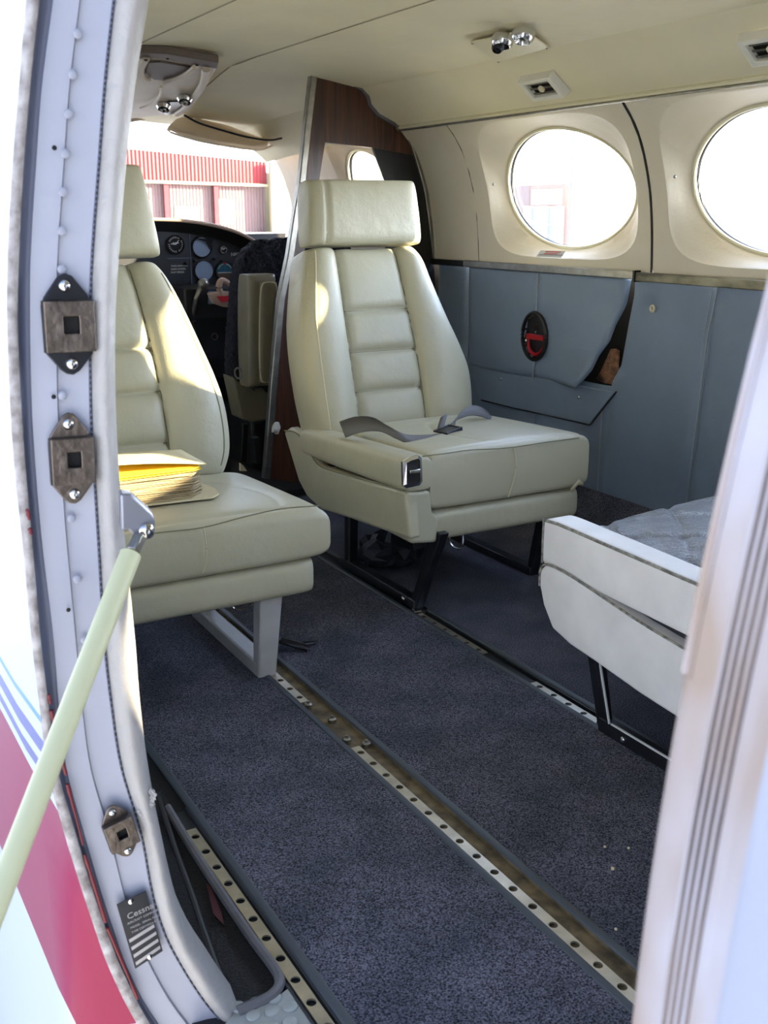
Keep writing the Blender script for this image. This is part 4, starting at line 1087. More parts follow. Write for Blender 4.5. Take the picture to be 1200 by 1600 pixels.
# outer skin forward of the door
def xfus(z): return .180+.03*max(0, .1-z)**2
def oskin(bm):
    P = []
    for y in [-260+i*40 for i in range(50)]:
        if y > 1700: break
        a = jcol(1, y, YJ-.003); xx = a.x if a.z > .34 else (xfus(a.z)*(min(1, (.34-a.z)/.12))+a.x*(1-min(1, (.34-a.z)/.12)))
        P.append([a, V((a.x*.5+xx*.5-.001, a.y+.012, a.z)), V((xx-.002, a.y+.03, a.z)), V((xx-.006, a.y+.1, a.z))]+[V((xx+dx, a.y+dy, a.z)) for dx, dy in ((-.01, .4), (-.01, 1.2), (0, 2.2), (.06, 3.2))])
    t0 = [V(p) for p in P[0]]
    P = [[p+V((dx, 0, dz)) for p in t0] for dx, dz in ((.75, .30), (.45, .255), (.22, .17), (.08, .075))]+P
    l = [V(p) for p in P[-1]]
    for z in (-.16, -.25, -.35, -.45, -.55, -.65):
        P.append([V((max(xfus(z), p.x)-.003*min(i, 2) if i < 3 else xfus(z)+(p.x-l[3].x)-.006, p.y, z)) for i, p in enumerate(l)])
    z = -.68; P.append([V((1.6, p.y, z)) for p in l])
    grid(bm, P)
sk = simple('fuselage_skin', oskin, 'painted_skin', angle=180)
tag(sk, 'white aircraft skin with crimson band and thin violet stripes, forward of the doorway', 'fuselage')
# latch strike plates
def strike(px, py, s, tilt, label, wide=1.0, dark=False):
    """s = metres per reference unit; the reference shape is 75 wide x 145 tall (pixels at y~510)"""
    Yp = YJ-.0045; c = onY(px, py, Yp)
    st = empty('latch_strike_plate', c, label, 'strike plate', 'latch strike plates down the front door post')
    Rm = Matrix.Translation(c) @ Matrix.Rotation(tilt, 4, 'Y')
    k = s
    def T(x, z, y=0): return Rm @ V((x*k*wide, y, z*k))
    fl_ = [(-10, 70), (0, 74), (10, 70), (32, 42), (34, 30), (34, -44), (14, -68), (4, -74), (-6, -72), (-14, -66), (-36, -38), (-37, 28), (-32, 40)]
    simple('flange', lambda bm: prism(bm, [T(x, z) for x, z in fl_], (0, -.003, 0)), 'worn_steel' if not dark else 'dark_frame', st, bevel=.001)
    def body(bm):
        # raised block with a real square hole
        o_ = [(-37, 36), (38, 36), (38, -40), (-37, -40)]; i_ = [(-9, 13), (14, 13), (14, -12), (-9, -12)]
        f0 = [bm.verts.new(T(x, z, -.003)) for x, z in o_]; f1 = [bm.verts.new(T(x*.97, z*.97, -.011)) for x, z in o_]
        h1 = [bm.verts.new(T(x, z, -.011)) for x, z in i_]; h0 = [bm.verts.new(T(x, z, -.0035)) for x, z in i_]
        for q in range(4):
            r1 = (q+1) % 4
            bm.faces.new([f0[q], f0[r1], f1[r1], f1[q]]); bm.faces.new([f1[q], f1[r1], h1[r1], h1[q]]); bm.faces.new([h1[q], h1[r1], h0[r1], h0[q]])
    simple('striker_box', body, 'worn_steel', st, bevel=.0008, smooth=False)
    simple('socket', lambda bm: prism(bm, [T(x, z, -.0036) for x, z in [(-9, 13), (14, 13), (14, -12), (-9, -12)]], (0, -.0003, 0)), 'deep_black', st)
    for x, z in ((-2, 56), (2, -57)):
        simple('mounting_screw', lambda bm: screw(bm, T(x, z, -.003), (0, -1, 0), 9*k), 'chrome', st)
    return st
strike(105, 507, .000605, .02, 'dark square-holed latch plate on the door post, highest of the three', dark=True)
strike(110, 716, .00058, .03, 'bronze-toned square-holed latch plate on the door post, middle of the three', wide=.92)
strike(186, 1297, .00044, -.22, 'small square-holed latch plate low on the door post, above the data plate', wide=.95)
# data plate
dp = empty('data_plate', onY(217, 1450, YJ-.004), 'small black and silver data plate riveted low on the white door post', 'data plate')
DC = [onY(*p, YJ-.005) for p in [(182, 1413), (228, 1392), (254, 1485), (211, 1513)]]
def dq(u, v, d=0): return DC[0].lerp(DC[1], u).lerp(DC[3].lerp(DC[2], u), v)+V((0, -d, 0))
simple('plate', lambda bm: prism(bm, [dq(0, 0), dq(1, 0), dq(1, 1), dq(0, 1)], (0, -.001, 0)), 'plate_black', dp)
for a in (.55, .67, .79, .91):
    simple('silver_bar', lambda bm: prism(bm, [dq(.06, a, .001), dq(.95, a-.02, .001), dq(.95, a+.03, .001), dq(.06, a+.05, .001)], (0, -.0004, 0)), 'plate_grey', dp)
def text(name, body, p0, pu, pv_, size, m, parent, ext=.0002, align='LEFT'):
    """text lying in plane: origin p0, pu = reading direction, pv_ = up direction"""
    cu_ = bpy.data.curves.new(name, 'FONT'); cu_.body = body; cu_.size = size; cu_.extrude = ext; cu_.align_x = align; cu_.fill_mode = 'FRONT' if ext == 0 else 'BOTH'
    tmp = bpy.data.objects.new(name+'_tmp', cu_); COL.objects.link(tmp)
    dg = bpy.context.evaluated_depsgraph_get(); me = bpy.data.meshes.new_from_object(tmp.evaluated_get(dg))
    bpy.data.objects.remove(tmp); me.materials.clear(); me.materials.append(MATS[m])
    o = bpy.data.objects.new(name, me); COL.objects.link(o)
    u = V(pu).normalized(); n = u.cross(V(pv_)).normalized(); v = n.cross(u)
    for vt in me.vertices: vt.co = u*vt.co.x+v*vt.co.y+n*vt.co.z
    if parent: o.parent = parent; o.location = V(p0)-world_loc(parent)
    else: o.location = p0
    return o
du = DC[1]-DC[0]; dv = DC[0]-DC[3]
text('plate_lettering', 'Cessna', dq(.2, .27, .0012), du, dv, .010, 'plate_grey', dp)
text('plate_lettering', 'AIRCRAFT COMPANY', dq(.15, .34, .0012), du, dv, .0036, 'plate_grey', dp)
text('plate_lettering', 'MODEL  SERIAL NO.', dq(.2, .42, .0012), du, dv, .0034, 'plate_grey', dp)
text('plate_lettering', 'TYPE CERTIFICATE', dq(.2, .49, .0012), du, dv, .0034, 'plate_grey', dp)
simple('plate_rivet', lambda bm: [lathe(bm, dq(u, v, .001), (0, -1, 0), [(.0032, 0), (.003, .001), (0, .002)], 12) for u, v in ((.45, .04), (.55, .96))], 'chrome', dp)

# ------------------------------------------------------------------ door strut
ds = empty('door_strut', onY(215, 830, .93), 'cream tubular door strut hanging from a grey bracket on the door post', 'door strut')
bt = onY(217, 812, .925)
def brk(bm):
    pts = [(188, 772), (205, 773), (238, 803), (243, 814), (242, 838), (236, 843), (215, 845), (208, 836), (202, 828), (190, 830)]
    prism(bm, [onY(*p, .925) for p in pts], (.004, .020, 0))
simple('bracket', brk, 'grey_cast', ds, bevel=.003, bseg=3)
simple('bracket_screw', lambda bm: screw(bm, onY(228, 829, .924), (0, -1, 0), .0075), 'chrome', ds)
simple('rod_end', lambda bm: bar(bm, onY(220, 836, .918), onY(207, 862, .91), .010, .010), 'brushed_metal', ds, bevel=.002)
T0 = onY(204, 866, .908); T1 = onY(-4, 1406, .74); T2 = T0+(T1-T0)*1.7
simple('foam_tube', lambda bm: tube(bm, [T0, T0.lerp(T2, .02), T2], .0098, 24), 'tube_cream', ds, angle=60)

# ------------------------------------------------------------------ rear door post
def xr(z): return .262+.33*(z-.5)**2
rp_ = empty('rear_door_post', (.27, .24, 0), 'blurred ribbed rear edge of the doorway close to the lens, brown-stained', 'door post')
prof = [(.09, .255), (.05, .266), (.02, .268), (.004, .265), (.0, .260), (-.003, .2535), (-.0065, .246), (-.0101, .2385)]
g0 = V((-.0101, .2385)); g1 = V((-.023, .2145))
def rpost(bm, pts, zs):
    P = [[V((xr(z)+x, y-.0*z, z)) for x, y in pts] for z in zs]
    grid(bm, P)
zs = [0-.25+i*.03 for i in range(48)]
simple('rounded_edge', lambda bm: rpost(bm, prof, zs), 'stained_edge', rp_, angle=180)
gp = []; n = 4
for i in range(n):
    for t, h in ((0, 0), (.2, .0022), (.5, .003), (.8, .0022)):
        q = g0.lerp(g1, (i+t)/n); gp.append((q.x+.0*h-.8*h, q.y+.0-.57*h))
gp.append((g1.x, g1.y))
simple('ribbed_strip', lambda bm: rpost(bm, gp, zs), 'stained_edge', rp_, angle=25)
for i in range(1, n+1):
    q = g0.lerp(g1, i/n-.01)
    tubeobj('dark_groove', [V((xr(z)+q.x-.0002, q.y-.0002, z)) for z in zs], .0013, 'groove_brown', rp_, seg=6)
simple('sealing_face', lambda bm: rpost(bm, [(-.023, .2145), (-.0245, .213), (-.026, .209), (-.031, .202), (-.036, .1935)], zs), 'stained_edge', rp_, angle=60)
rsk = simple('rear_fuselage_skin', lambda bm: grid(bm, [[V((xr(z)+x, y, z)) for x, y in [(-.036, .1935), (-.039, .188), (-.042, .16), (-.05, .05), (-.05, -.3), (-.04, -1.2)]] for z in zs]), 'white_paint', angle=180)
tag(rsk, 'plain white outer skin aft of the doorway at the right edge', 'fuselage')
tubeobj('dark_groove', [V((xr(z)-.0008, .2568, z)) for z in [.715+i*.03 for i in range(15)]], .0008, 'groove_brown', rp_, seg=6)
simple('rubber_bumper', lambda bm: bmesh.ops.create_icosphere(bm, subdivisions=3, radius=1, matrix=Matrix.Translation(onY(1038, 1400, .262)) @ Matrix.Diagonal((.0028, .004, .018, 1))), 'white_vinyl', rp_, angle=180)
tubeobj('edge_welt', [V((xr(z)+.0015, .262, z)) for z in [.715+i*.03 for i in range(15)]], .0022, 'stained_edge', rp_)

# ------------------------------------------------------------------ ceiling fittings
def reading_light():
    c = (onZ(735, 65, 1.255)+onZ(858, 65, 1.252))/2
    r0 = [onZ(735, 66, 1.258), onZ(820, 43, 1.262), onZ(858, 66, 1.250), onZ(778, 87, 1.250)]
    t = empty('reading_light_panel', c, 'flush ceiling plate with two chrome swivel eyeballs', 'light fitting')
    # place the plate on the headliner
    Q = [V((p.x, p.y, ceil_z(p.x, p.y)-.009)) for p in r0]
    simple('plate', lambda bm: (prism(bm, [Q[0], Q[1], Q[2]], (0, 0, -.003)), prism(bm, [Q[0], Q[2], Q[3]], (0, 0, -.003))), 'cream_plastic', t)
    for (px, py), rr_, nm in (((786, 72), .024, 'air_nozzle'), ((818, 64), .024, 'reading_lamp')):
        p = onZ(px, py, 1.235)
        lb = simple(nm, lambda bm: lathe(bm, p+V((0, 0, .018)), (-.3, -.2, -1), [(rr_, 0), (rr_*1.05, .008), (rr_*.95, .016), (rr_*.7, .022), (rr_*.62, .02), (rr_*.5, .012), (0, .012)], 28), 'chrome', t)
        if nm == 'air_nozzle':
            q = onZ(777, 80, 1.225)
            simple('nozzle_tip', lambda bm: lathe(bm, q+V((.005, .004, .014)), (-.5, -.35, -1), [(.014, 0), (.013, .012), (.010, .016), (.009, .010), (.004, .010), (.004, .016), (0, .016)], 22), 'dark_frame', t)
    simple('corner_screw', lambda bm: [screw(bm, q+V((0, 0, -.004))+(c-q)*.05, (0, 0, -1), .0028) for q in Q], 'brushed_metal', t)
reading_light()
def vent(px, py, label, sc_=1.0):
    # sits on the sloping soffit: direction along slope
    n = V((-.105, 0, -.13)).normalized(); n = V((-(1.245-1.14), 0, -.13)).normalized()
    d = ray(px, py); p0 = V((CX+.59, 0, 1.245)); t = (p0-CP).dot(n)/d.dot(n); c = CP+d*t
    u = V((0, 1, 0)); s = n.cross(u).normalized()
    if s.z > 0: s = -s
    e = empty('air_vent', c, label, 'air vent', 'square air vents along the ceiling edge')
    def F(a, b, h): return c+u*a*sc_+s*b*sc_+n*h
    W_, H_ = .066, .036
    def fr(bm):
        o0 = [F(a*W_, b*H_, 0) for a, b in ((-1, -1), (1, -1), (1, 1), (-1, 1))]; o1 = [F(a*W_*.93, b*H_*.9, .022) for a, b in ((-1, -1), (1, -1), (1, 1), (-1, 1))]
        i1 = [F(a*W_*.72, b*H_*.6, .022) for a, b in ((-1, -1), (1, -1), (1, 1), (-1, 1))]; i0 = [F(a*W_*.7, b*H_*.58, .006) for a, b in ((-1, -1), (1, -1), (1, 1), (-1, 1))]
        A = [[bm.verts.new(p) for p in q] for q in (o0, o1, i1, i0)]
        for x_, y_ in zip(A, A[1:]):
            for k in range(4): bm.faces.new([x_[k], x_[(k+1) % 4], y_[(k+1) % 4], y_[k]])
        bm.faces.new(A[0][::-1])
    simple('vent_frame', fr, 'white_plastic', e, bevel=.0025, bseg=3)
    simple('vent_cavity', lambda bm: prism(bm, [F(a*W_*.7, b*H_*.58, .007) for a, b in ((-1, -1), (1, -1), (1, 1), (-1, 1))], n*.001), 'deep_black', e)
    for b in (-.42, 0, .42):
        simple('slat', lambda bm: bar(bm, F(-W_*.7, b*H_, .014), F(W_*.7, b*H_, .014), .006, .0012, up=n), 'brushed_metal', e)
    simple('vent_knob', lambda bm: lathe(bm, F(0, 0, .015), n, [(.009, 0), (.009, .004), (.006, .007), (0, .007)], 16), 'cream_plastic', e)
vent(852, 130, 'cream square air vent above the oval window next to the bulkhead')
vent(1212, 66, 'cream square air vent at the frame edge, above the second oval window')

# ------------------------------------------------------------------ cockpit
# side wall below windows
simple('cockpit_wall_right', lambda bm: grid(bm, [[(1.885, y, z) for z in (-.02, .3, .6, .74)] for y in (3.02, 4.3)]), 'panel_black', kind='structure')
YP = 3.98
WS = [(186, 206), (196, 194), (215, 189), (240, 187), (300, 190), (360, 200), (410, 216), (440, 234), (458, 254), (468, 275), (474, 300), (478, 330), (480, 400)]
def windshield_frame(bm):
    inner = [onY(*p, YP) for p in WS]
    inner = [p for p in cr(inner, 3)]
    inner = [V((2*CX-inner[i].x, YP, inner[i].z)) for i in range(len(inner)-1, -1, -1) if 2*CX-inner[i].x < inner[0].x-.02]+inner
    P = []
    for p in inner:
        d = V((p.x-CX, 0, p.z-.7)); d.normalize()
        P.append([p+V((0, .06, 0)), p+V((0, -.004, 0)), p+d*.03+V((0, -.02, 0)), p+d*.22+V((0, -.05, 0)), p+d*.5])
    grid(bm, P)
simple('windshield_surround', windshield_frame, 'ceiling_molding', kind='structure', angle=50)
def wpane(bm):
    pts = [onY(*p, YP) for p in WS]
    zt = [(p.x, p.z) for p in pts]
    xs = [.2+i*.05 for i in range(34)]
    def top(x):
        xx = x if x > CX else 2*CX-x
        return min(1.23, sinterp(zt, xx))
    grid(bm, [[(x, YP+.02+.25*(1.25-z), z) for z in (.6, .9, 1.28)] for x in xs])
simple('window_9', wpane, 'windshield_pane', kind='structure')
# instrument panel
ip = empty('instrument_panel', (1.3, 3.95, .3), 'black instrument panel with round gauges under a curved glareshield', 'instrument panel')
gs = [(150, 343), (200, 340), (250, 340), (290, 342), (330, 348), (370, 359), (400, 374), (425, 392), (450, 418)]
gt = [onY(*p, 3.9) for p in gs]
gt = [V((2*CX-gt[0].x-.5, 3.9, gt[0].z-.06)), V((.8, 3.9, .868))]+[p for p in gt if p.x > .95]+[V((1.84, 3.9, .62))]
def glare(bm):
    q = cr(gt, 5)
    P = [[p+V((0, .30, -.04)), p+V((0, .01, 0)), p+V((0, -.004, -.004)), p+V((0, 0, -.012)), p+V((0, .05, -.02))] for p in q]
    grid(bm, P)
gsh = simple('glareshield', glare, 'glareshield', ip, angle=180)
simple('glareshield_underside', lambda bm: grid(bm, [[p+V((0, .002, -.010)), p+V((0, .10, -.05)), p+V((0, .11, -.1))] for p in cr(gt, 5)]), 'deep_black', ip, angle=180)
YI = 4.0
simple('panel_board', lambda bm: (prism(bm, [V((.25, YI, .25)), V((1.84, YI, .25)), V((1.84, YI, .62)), V((1.75, YI, .74)), V((1.62, YI, .81)), V((1.4, YI, .85)), V((.8, YI, .86)), V((.25, YI, .75))], (0, .03, 0))), 'panel_black', ip, smooth=False)
def face(px, py, y=YI): return onY(px, py, y)
def gauge(px, py, rpx, kind):
    c = face(px, py, YI-.002); r_ = (face(px+rpx, py, YI)-face(px, py, YI)).x
    r_ = abs(r_)
    g = simple('gauge', lambda bm: lathe(bm, c, (0, -1, 0), [(r_*1.12, 0), (r_*1.1, .008), (r_, .010), (r_*.97, .004)], 32), 'black_plastic', ip)
    simple('gauge_face', lambda bm: lathe(bm, c, (0, -1, 0), [(r_*.98, .003), (0, .003)], 32), {'dial': 'deep_black', 'glare': 'instrument_glass', 'horizon': 'blue_gauge'}[kind], g)  # glare faces carry the reflected glare as a pale blue colour
    if kind == 'dial':
        def tk(bm):
            for i in range(24):
                a = i*math.pi/12
                if 2 < i % 8 < 4: continue
                bar(bm, c+V((math.cos(a)*r_*.72, -.0045, math.sin(a)*r_*.72)), c+V((math.cos(a)*r_*.88, -.0045, math.sin(a)*r_*.88)), .0018, .0008, up=V((0, 1, 0)))
            for a in (.9, 3.0): bar(bm, c+V((0, -.005, 0)), c+V((math.cos(a)*r_*.6, -.005, math.sin(a)*r_*.6)), .0022, .0008, up=V((0, 1, 0)))
            box(bm, c+V((-.012, -.005, .004)), c+V((.012, -.0045, .007)))
        simple('gauge_markings', tk, 'instrument_white', g, smooth=False)
    if kind == 'horizon':
        simple('ground_half', lambda bm: prism(bm, [c+V((math.cos(a)*r_*.93, -.0035, math.sin(a)*r_*.93)) for a in [math.pi+.15+i*(math.pi-.3)/14 for i in range(15)]], (0, -.0005, 0)), 'brown_gauge', g, smooth=False)
        simple('gauge_markings', lambda bm: (bar(bm, c+V((-.8*r_, -.0045, -.12*r_)), c+V((.8*r_, -.0045, -.12*r_)), .0028, .0006, up=V((0, 1, 0))), tube(bm, [c+V((math.cos(a)*r_*.8, -.0045, math.sin(a)*r_*.8)) for a in [.3+i*.25 for i in range(11)]], .0012, 5)), 'instrument_white', g)
        simple('index_mark', lambda bm: box(bm, c+V((-.006, -.006, r_*.75)), c+V((.006, -.004, r_*.92))), 'red_enamel', g)
gauge(274, 382, 13, 'dial'); gauge(315, 386, 14.5, 'glare'); gauge(318.5, 423, 14.5, 'glare'); gauge(351, 424, 13.5, 'horizon'); gauge(349, 390, 6, 'dial')
gauge(335, 526, 4.5, 'dial')
simple('painted_glare_shadow', lambda bm: prism(bm, [face(303, 372, YI-.014), face(332, 374, YI-.014), face(329, 392, YI-.014), face(321, 378, YI-.014)], (0, -.001, 0)), 'deep_black', ip)  # shadow within the gauge glare, painted as a flat black piece
text('registration_lettering', 'N8028A', face(361, 400, YI-.004), (1, 0, 0), (0, 0, 1), .0175, 'instrument_white', ip)
for k, tx in enumerate(['TAXI-LANDING', 'GEAR DOWN', 'FLAP SPEEDS']):
    text('placard_lettering', tx, face(267, 417+k*5, YI-.004), (1, 0, 0), (0, 0, 1), .0095, 'instrument_white', ip)
simple('panel_division', lambda bm: (bar(bm, face(296, 365, YI-.002), face(300, 455, YI-.002), .003, .003), bar(bm, face(262, 404, YI-.002), face(300, 403, YI-.002), .003, .003), bar(bm, face(300, 452, YI-.002), face(345, 452, YI-.002), .003, .003)), 'groove_grey', ip)
simple('toggle_knob', lambda bm: [lathe(bm, face(px, py, YI-.003), (0, -1, 0), [(.006, 0), (.005, .014), (0, .016)], 10) for px, py in ((304, 408), (334, 405), (290, 412), (343, 442), (346, 408))], 'black_plastic', ip)
# radio stack / throttle quadrant
simple('quadrant_box', lambda bm: (box(bm, (1.31, 3.80, .50), (1.60, YI, .62)), ), 'panel_black', ip, bevel=.008)
simple('throttle_lever', lambda bm: (tube(bm, [V((1.345, 3.82, .50)), V((1.35, 3.78, .58)), V((1.37, 3.78, .625))], .012, 10), bmesh.ops.create_icosphere(bm, subdivisions=2, radius=.022, matrix=Matrix.Translation(V((1.375, 3.77, .635))))), 'brushed_metal', ip)
simple('radio_face', lambda bm: prism(bm, [onY(*p, 3.795) for p in [(325, 455), (338, 455), (339, 475), (325, 475)]], (0, -.004, 0)), 'instrument_glass', ip)
# yoke
yk = empty('control_yoke', (1.6, 3.7, .55), 'tan control yoke with a red-lettered hub in front of the gauges', 'control yoke')
def yoke(bm):
    prism(bm, [onY(*p, 3.72) for p in [(326, 458), (352, 455), (395, 458), (400, 475), (392, 482), (350, 480), (334, 474)]], (0, .03, 0))
simple('yoke_hub', yoke, 'glareshield', yk, bevel=.006)
simple('yoke_badge', lambda bm: prism(bm, [onY(*p, 3.716) for p in [(338, 463), (375, 461), (380, 470), (345, 472)]], (0, -.003, 0)), 'red_paper', yk)
tubeobj('yoke_horn', cr([onY(*p, 3.73) for p in [(346, 462), (342, 448), (347, 438), (362, 446), (372, 448)]], 5), .018, 'glareshield', yk, flat=.6)
simple('yoke_shaft', lambda bm: tube(bm, [onY(358, 470, 3.74), onY(345, 462, YI)], .016, 12), 'black_plastic', yk)
simple('cockpit_lower_console', lambda bm: (prism(bm, [onY(*p, 3.88) for p in [(296, 478), (372, 486), (372, 560), (318, 560)]], (0, .08, 0)),), 'panel_black').update_tag()
o = bpy.data.objects['cockpit_lower_console']; tag(o, 'dark lower console below the yoke with a round socket', 'console')
simple('console_socket', lambda bm: lathe(bm, onY(335, 526, 3.878), (0, -1, 0), [(.014, 0), (.014, .003), (.010, .003), (.010, 0)], 20), 'brushed_metal', o)
simple('wall_front', lambda bm: box(bm, (.1, 4.3, -.05), (1.95, 4.34, .80)), 'deep_black', kind='structure')
simple('cockpit_floor_cover', lambda bm: box(bm, (.9, 3.03, -.003), (1.88, 4.3, .02)), 'floor_pan', kind='structure')
fm = simple('blue_floor_mat', lambda bm: prism(bm, [onZ(*p, .10) for p in [(328, 583), (352, 583), (360, 612), (338, 615)]], (0, 0, -.02)), 'webbing')
tag(fm, 'blue-grey mat edge on the cockpit floor beside the sheepskin seat', 'mat')
fm.data.materials[0] = MATS['pocket_blue']

# co-pilot seat with sheepskin cover
cp = empty('copilot_chair', (1.5, 3.35, 0), 'cockpit seat with a navy sheepskin cover and folded-up olive armrest', 'seat')
def fleece_back():
    Lx = lambda v: V((sinterp([(0, 1.385), (.12, 1.315), (.3, 1.305), (.6, 1.330), (.8, 1.350), (.92, 1.375), (1, 1.43)], v), 3.36+.05*v, .25+.545*v))
    Rx = lambda v: V((1.78, 3.36+.05*v, .25+.545*v+.02))
    return Slab(Lx, Rx, V((0, -1, .1)).normalized(), .15, p=4, pv=5, nx=80, ny=80, feat=lambda u, v: .006*math.sin(u*60)*math.sin(v*55))
fb = fleece_back().build('sheepskin_cover', 'fleece', cp)
rng = random.Random(2)
for v in fb.data.vertices: v.co += V((rng.uniform(-.004, .004), rng.uniform(-.004, .004), rng.uniform(-.004, .004)))
ap = Slab(lambda v: V((1.318-.018*math.sin(v*1.6)+.03*v-.012, 3.245, .335+.36*v)), lambda v: V((1.398+.018*v, 3.245, .335+.36*v)), V((0, -1, 0)), .11, p=6, pv=8, nx=30, ny=50)
apo = ap.build('armrest', 'brown_leather', cp)
ip_ = Slab(lambda v: V((1.338+.014*v, 3.188, .352+.318*v)), lambda v: V((1.394+.016*v, 3.188, .352+.318*v)), V((0, -1, 0)), .02, p=3, pv=8, nx=24, ny=40)
ipo = ip_.build('armrest_pad', 'brown_leather', apo)
def lo(s_, n=40, q=7):
    out = []
    for k in range(n):
        t = 2*math.pi*k/n; c, s2 = math.cos(t), math.sin(t); r_ = (abs(c)**q+abs(s2)**q)**(-1/q)
        out.append(s_.pos(min(1, max(0, .5+.5*r_*c)), min(1, max(0, .5+.5*r_*s2)), 1, False))
    return out
tubeobj('armrest_piping', lo(ip_), .003, 'piping', apo, closed=True)
simple('lower_side_cover', lambda bm: prism(bm, [onY(*p, 3.30) for p in [(364, 588), (372, 596), (395, 605), (430, 606), (428, 655), (396, 660), (378, 655)]], (0, .1, 0)), 'brown_leather', cp, bevel=.01, bseg=3)
simple('lower_side_cover_ring', lambda bm: lathe(bm, onX(373, 583, 1.303), (-1, -.3, 0), [(.020, 0), (.020, .004), (.015, .004), (.015, 0)], 24), 'brushed_metal', cp)
simple('seat_bracket', lambda bm: (bar(bm, onY(383, 662, 3.3), onY(380, 722, 3.3), .012, .02), bar(bm, onY(395, 690, 3.28), onY(400, 722, 3.28), .03, .02), bar(bm, onY(420, 650, 3.3), onY(418, 700, 3.3), .012, .012)), 'black_plastic', cp, bevel=.002)
simple('seat_base', lambda bm: box(bm, (1.36, 3.32, .03), (1.75, 3.75, .2)), 'black_plastic', cp, bevel=.01)
# pilot side floor clutter
cl = empty('cockpit_floor_frame', (1.3, 3.2, 0), 'dark metal bracketry on the floor behind the sheepskin seat', 'bracket')
simple('bracket_plate', lambda bm: (bar(bm, onY(398, 683, 3.15), onY(402, 722, 3.15), .035, .02), bar(bm, onY(346, 640, 3.2), onY(352, 740, 3.2), .04, .02)), 'panel_black', cl)
simple('white_corner', lambda bm: prism(bm, [onY(*p, 2.6) for p in [(376, 724), (380, 727), (386, 736), (376, 736)]], (0, .01, 0)), 'paper', cl)

# overhead console
oh = empty('overhead_console', (1.05, 3.2, 1.2), 'moulded overhead console with recessed speaker pockets and swivel lamps on the cockpit ceiling', 'overhead console')
def onC(px, py, off=0.0):
    d = ray(px, py); n = V((0, .075, 1)).normalized(); p0 = V((CX, YB, 1.268-off)); return CP+d*((p0-CP).dot(n)/d.dot(n))
ob = [(196, 92), (215, 84), (250, 82), (300, 90), (342, 100), (338, 112), (322, 135), (300, 158), (282, 178), (240, 182), (205, 186), (190, 186)]
simple('console_body', lambda bm: prism(bm, [onC(*p, .012) for p in ob], (0, 0, .03)), 'ceiling_molding', oh, bevel=.01, bseg=4)
simple('front_lip', lambda bm: prism(bm, [onC(*p, .02) for p in [(205, 88), (222, 82), (262, 84), (342, 98), (340, 108), (262, 95), (226, 90), (205, 98)]], (0, 0, .02)), 'dark_tan', oh, bevel=.004)
for pts, r_ in (([(228, 92), (220, 104), (219, 116), (224, 122), (232, 124)], .011), ([(322, 108), (318, 130), (305, 150), (290, 168), (276, 178)], .012), ([(306, 104), (290, 116), (272, 124), (258, 127)], .009), ([(252, 136), (250, 150), (238, 162), (220, 169)], .005)):
    tubeobj('rib', cr([onC(*p, .022) for p in pts], 5), r_, 'ceiling_molding', oh, flat=.7)
simple('speaker_pocket', lambda bm: prism(bm, [onC(*p, .014) for p in [(232, 96), (250, 95), (302, 104), (292, 114), (262, 124), (240, 122), (228, 112)]], (0, 0, -.004)), 'dark_tan', oh)  # recess shade painted as a dark tan plate, lip darkened likewise
simple('speaker_pocket', lambda bm: prism(bm, [onC(*p, .014) for p in [(252, 168), (262, 158), (282, 158), (296, 162), (282, 176), (258, 178)]], (0, 0, -.003)), 'dark_frame', oh)
for px, py in ((289, 152), (256, 164)):
    simple('swivel_lamp', lambda bm: lathe(bm, onC(px, py, .02), (-.3, -.5, -1), [(.022, 0), (.024, .008), (.018, .018), (.012, .02), (.010, .012), (0, .012)], 20), 'chrome', oh)
simple('screw_boss', lambda bm: [screw(bm, onC(px, py, .03), (0, 0, -1), .005) for px, py in ((262, 91), (308, 101), (228, 93))], 'dark_frame', oh)

# sun visor
vs_ = empty('sun_visor', onY(335, 210, 3.82), 'pale tan folded sun visor hanging at the windshield top', 'sun visor')
VP_ = [onY(262, 203, 3.70), onY(276, 190, 3.78), onY(292, 186, 3.84), onY(355, 200, 3.86), onY(420, 224, 3.86), onY(417, 231, 3.80), onY(398, 234, 3.72), onY(330, 224, 3.70), onY(285, 213, 3.70)]
simple('visor_panel', lambda bm: prism(bm, VP_, (0, 0, .012)), 'visor', vs_, bevel=.004, bseg=3)
tubeobj('visor_piping', cr([p+V((0, 0, 0)) for p in VP_], 3, closed=True), .004, 'visor', vs_, closed=True)
simple('visor_dark_band', lambda bm: tube(bm, cr([onY(288, 180, 3.62), onY(310, 192, 3.62), onY(345, 203, 3.62), onY(385, 214, 3.62), onY(420, 219, 3.62), onY(440, 216, 3.62)], 4), .007, 8, flat=.5), 'black_plastic', vs_)  # black band running above the visor

# ------------------------------------------------------------------ outside
GZ = -.95
simple('ground', lambda bm: grid(bm, [[(x, y, GZ) for x in (-300, 0, 400)] for y in (-300, 0, 600)]), 'asphalt', kind='structure')
hg = empty('aircraft_hangar', (35, 105, GZ), 'corrugated metal hangar with a red fascia over beige doors, seen through the windshield', 'hangar')
YH = 105.0
H = lambda px, py, y=YH: onY(px, py, y)
cxh = H(416, 253).x; x0h = H(60, 240).x
ztop, zbot = H(320, 243).z, H(320, 287).z
simple('red_fascia', lambda bm: prism(bm, [V((x0h, YH, H(231, 234).z+.6)), V((cxh, YH, H(416, 253).z)), V((cxh, YH, H(415, 290).z)), V((x0h, YH, H(231, 284).z+.2))], (0, .5, 0)), 'corrugated_red', hg, smooth=False)
simple('fascia_trim', lambda bm: bar(bm, V((x0h, YH-.2, H(231, 284).z+.2)), V((cxh, YH-.2, H(415, 290).z)), .3, .25), 'hangar_pale', hg)
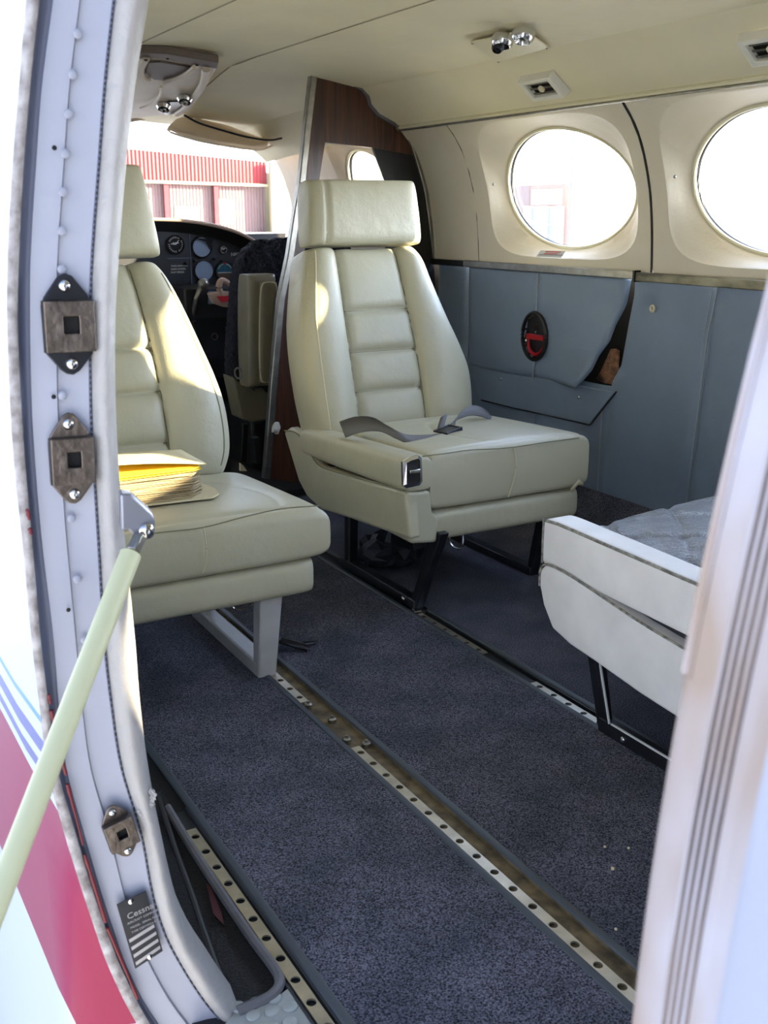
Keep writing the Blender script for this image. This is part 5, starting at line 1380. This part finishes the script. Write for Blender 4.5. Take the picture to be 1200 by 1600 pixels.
simple('sliding_door', lambda bm: prism(bm, [V((x0h, YH+.6, GZ)), V((cxh, YH+.6, GZ)), V((cxh, YH+.6, H(415, 291).z)), V((x0h, YH+.6, H(231, 285).z+.2))], (0, .3, 0)), 'corrugated_door', hg, smooth=False)
for px in (180, 260, 338):
    simple('door_post', lambda bm: bar(bm, V((H(px, 300).x, YH+.2, GZ)), V((H(px, 300).x, YH+.2, H(px, 288).z)), .5, .5), 'dark_red_steel', hg)
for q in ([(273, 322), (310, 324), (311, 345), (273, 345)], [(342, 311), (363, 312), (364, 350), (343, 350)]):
    simple('door_sun_patch', lambda bm: prism(bm, [onY(*p, YH+.5) for p in q], (0, .1, 0)), 'hangar_pale', hg)  # sunlit rectangles on the shaded doors, painted as pale pieces
simple('side_wall', lambda bm: prism(bm, [V((cxh, YH-1, GZ)), V((cxh+18, YH-1, GZ)), V((cxh+18, YH-1, H(416, 255).z-.9)), V((cxh, YH-1, H(416, 254).z))], (0, .5, 0)), 'corrugated_cream', hg, smooth=False)
simple('hangar_body', lambda bm: box(bm, (x0h, YH+1, GZ), (cxh+18, YH+30, H(416, 253).z-1.0)), 'hangar_pale', hg)
# office block seen through window 1
of = empty('office_building', (110, 140, GZ), 'brick office block with white fascia sign, seen through the nearer-bulkhead oval window', 'building')
XO = 40.0
O = lambda px, py, x=XO: onX(px, py, x)
def rect(bm, x, pxa, pya, pxb, pyb, th):
    a = O(pxa, pya, x); b = O(pxb, pyb, x); box(bm, (x, min(a.y, b.y), min(a.z, b.z)), (x+th, max(a.y, b.y), max(a.z, b.z)))
def R3(name, x, a, b, c, d, m, th=1.0): return simple(name, lambda bm: (lambda p, q: box(bm, (x, min(p.y, q.y), max(GZ, min(p.z, q.z))), (x+th, max(p.y, q.y), max(p.z, q.z))))(O(a, b, x), O(c, d, x)), m, of, smooth=False)
R3('brick_tower', XO+.4, 820, 289, 885, 470, 'brick', 5)
R3('shaded_wing', XO+.3, 803, 290, 821, 470, 'brick_dark', 6)
R3('low_wing', XO+1.5, 770, 307, 806, 470, 'office_glass', 5)
sg = R3('sign_board', XO-.4, 831, 297, 871, 319, 'sign_white', .3)
R3('glazing', XO+.2, 819, 324, 870, 470, 'office_glass', .3)
for q in ((818, 322, 822.5, 470), (846, 322, 848, 470), (869, 322, 871.5, 470)): R3('mullion', XO+.05, *q, 'sign_white', .2)
for yy_ in (323, 350, 386): R3('transom', XO+.1, 818, yy_, 871, yy_+1.6, 'sign_white', .2)
R3('wall_lamp', XO+.1, 875, 323, 878, 327, 'brick_dark', .2)
p0 = O(834, 312, XO-.42)
text('sign_lettering', 'JETPORT', p0, (0, -1, 0), (0, 0, 1), abs(O(834, 303, XO-.4).z-p0.z)*1.15, 'sign_text', sg)
lp = empty('light_pole', O(895, 385, 34), 'tall thin light pole outside the nearer-bulkhead oval window', 'light pole')
lb = O(897, 200, 34)
simple('pole', lambda bm: tube(bm, [V((34, lb.y, GZ)), V((34, lb.y, lb.z+4))], .075, 10), 'lamp_pole', lp)
simple('lamp_head', lambda bm: box(bm, (33.7, lb.y-.5, lb.z+4), (34.3, lb.y+.5, lb.z+4.15)), 'lamp_pole', lp)
bpy.context.view_layer.update()
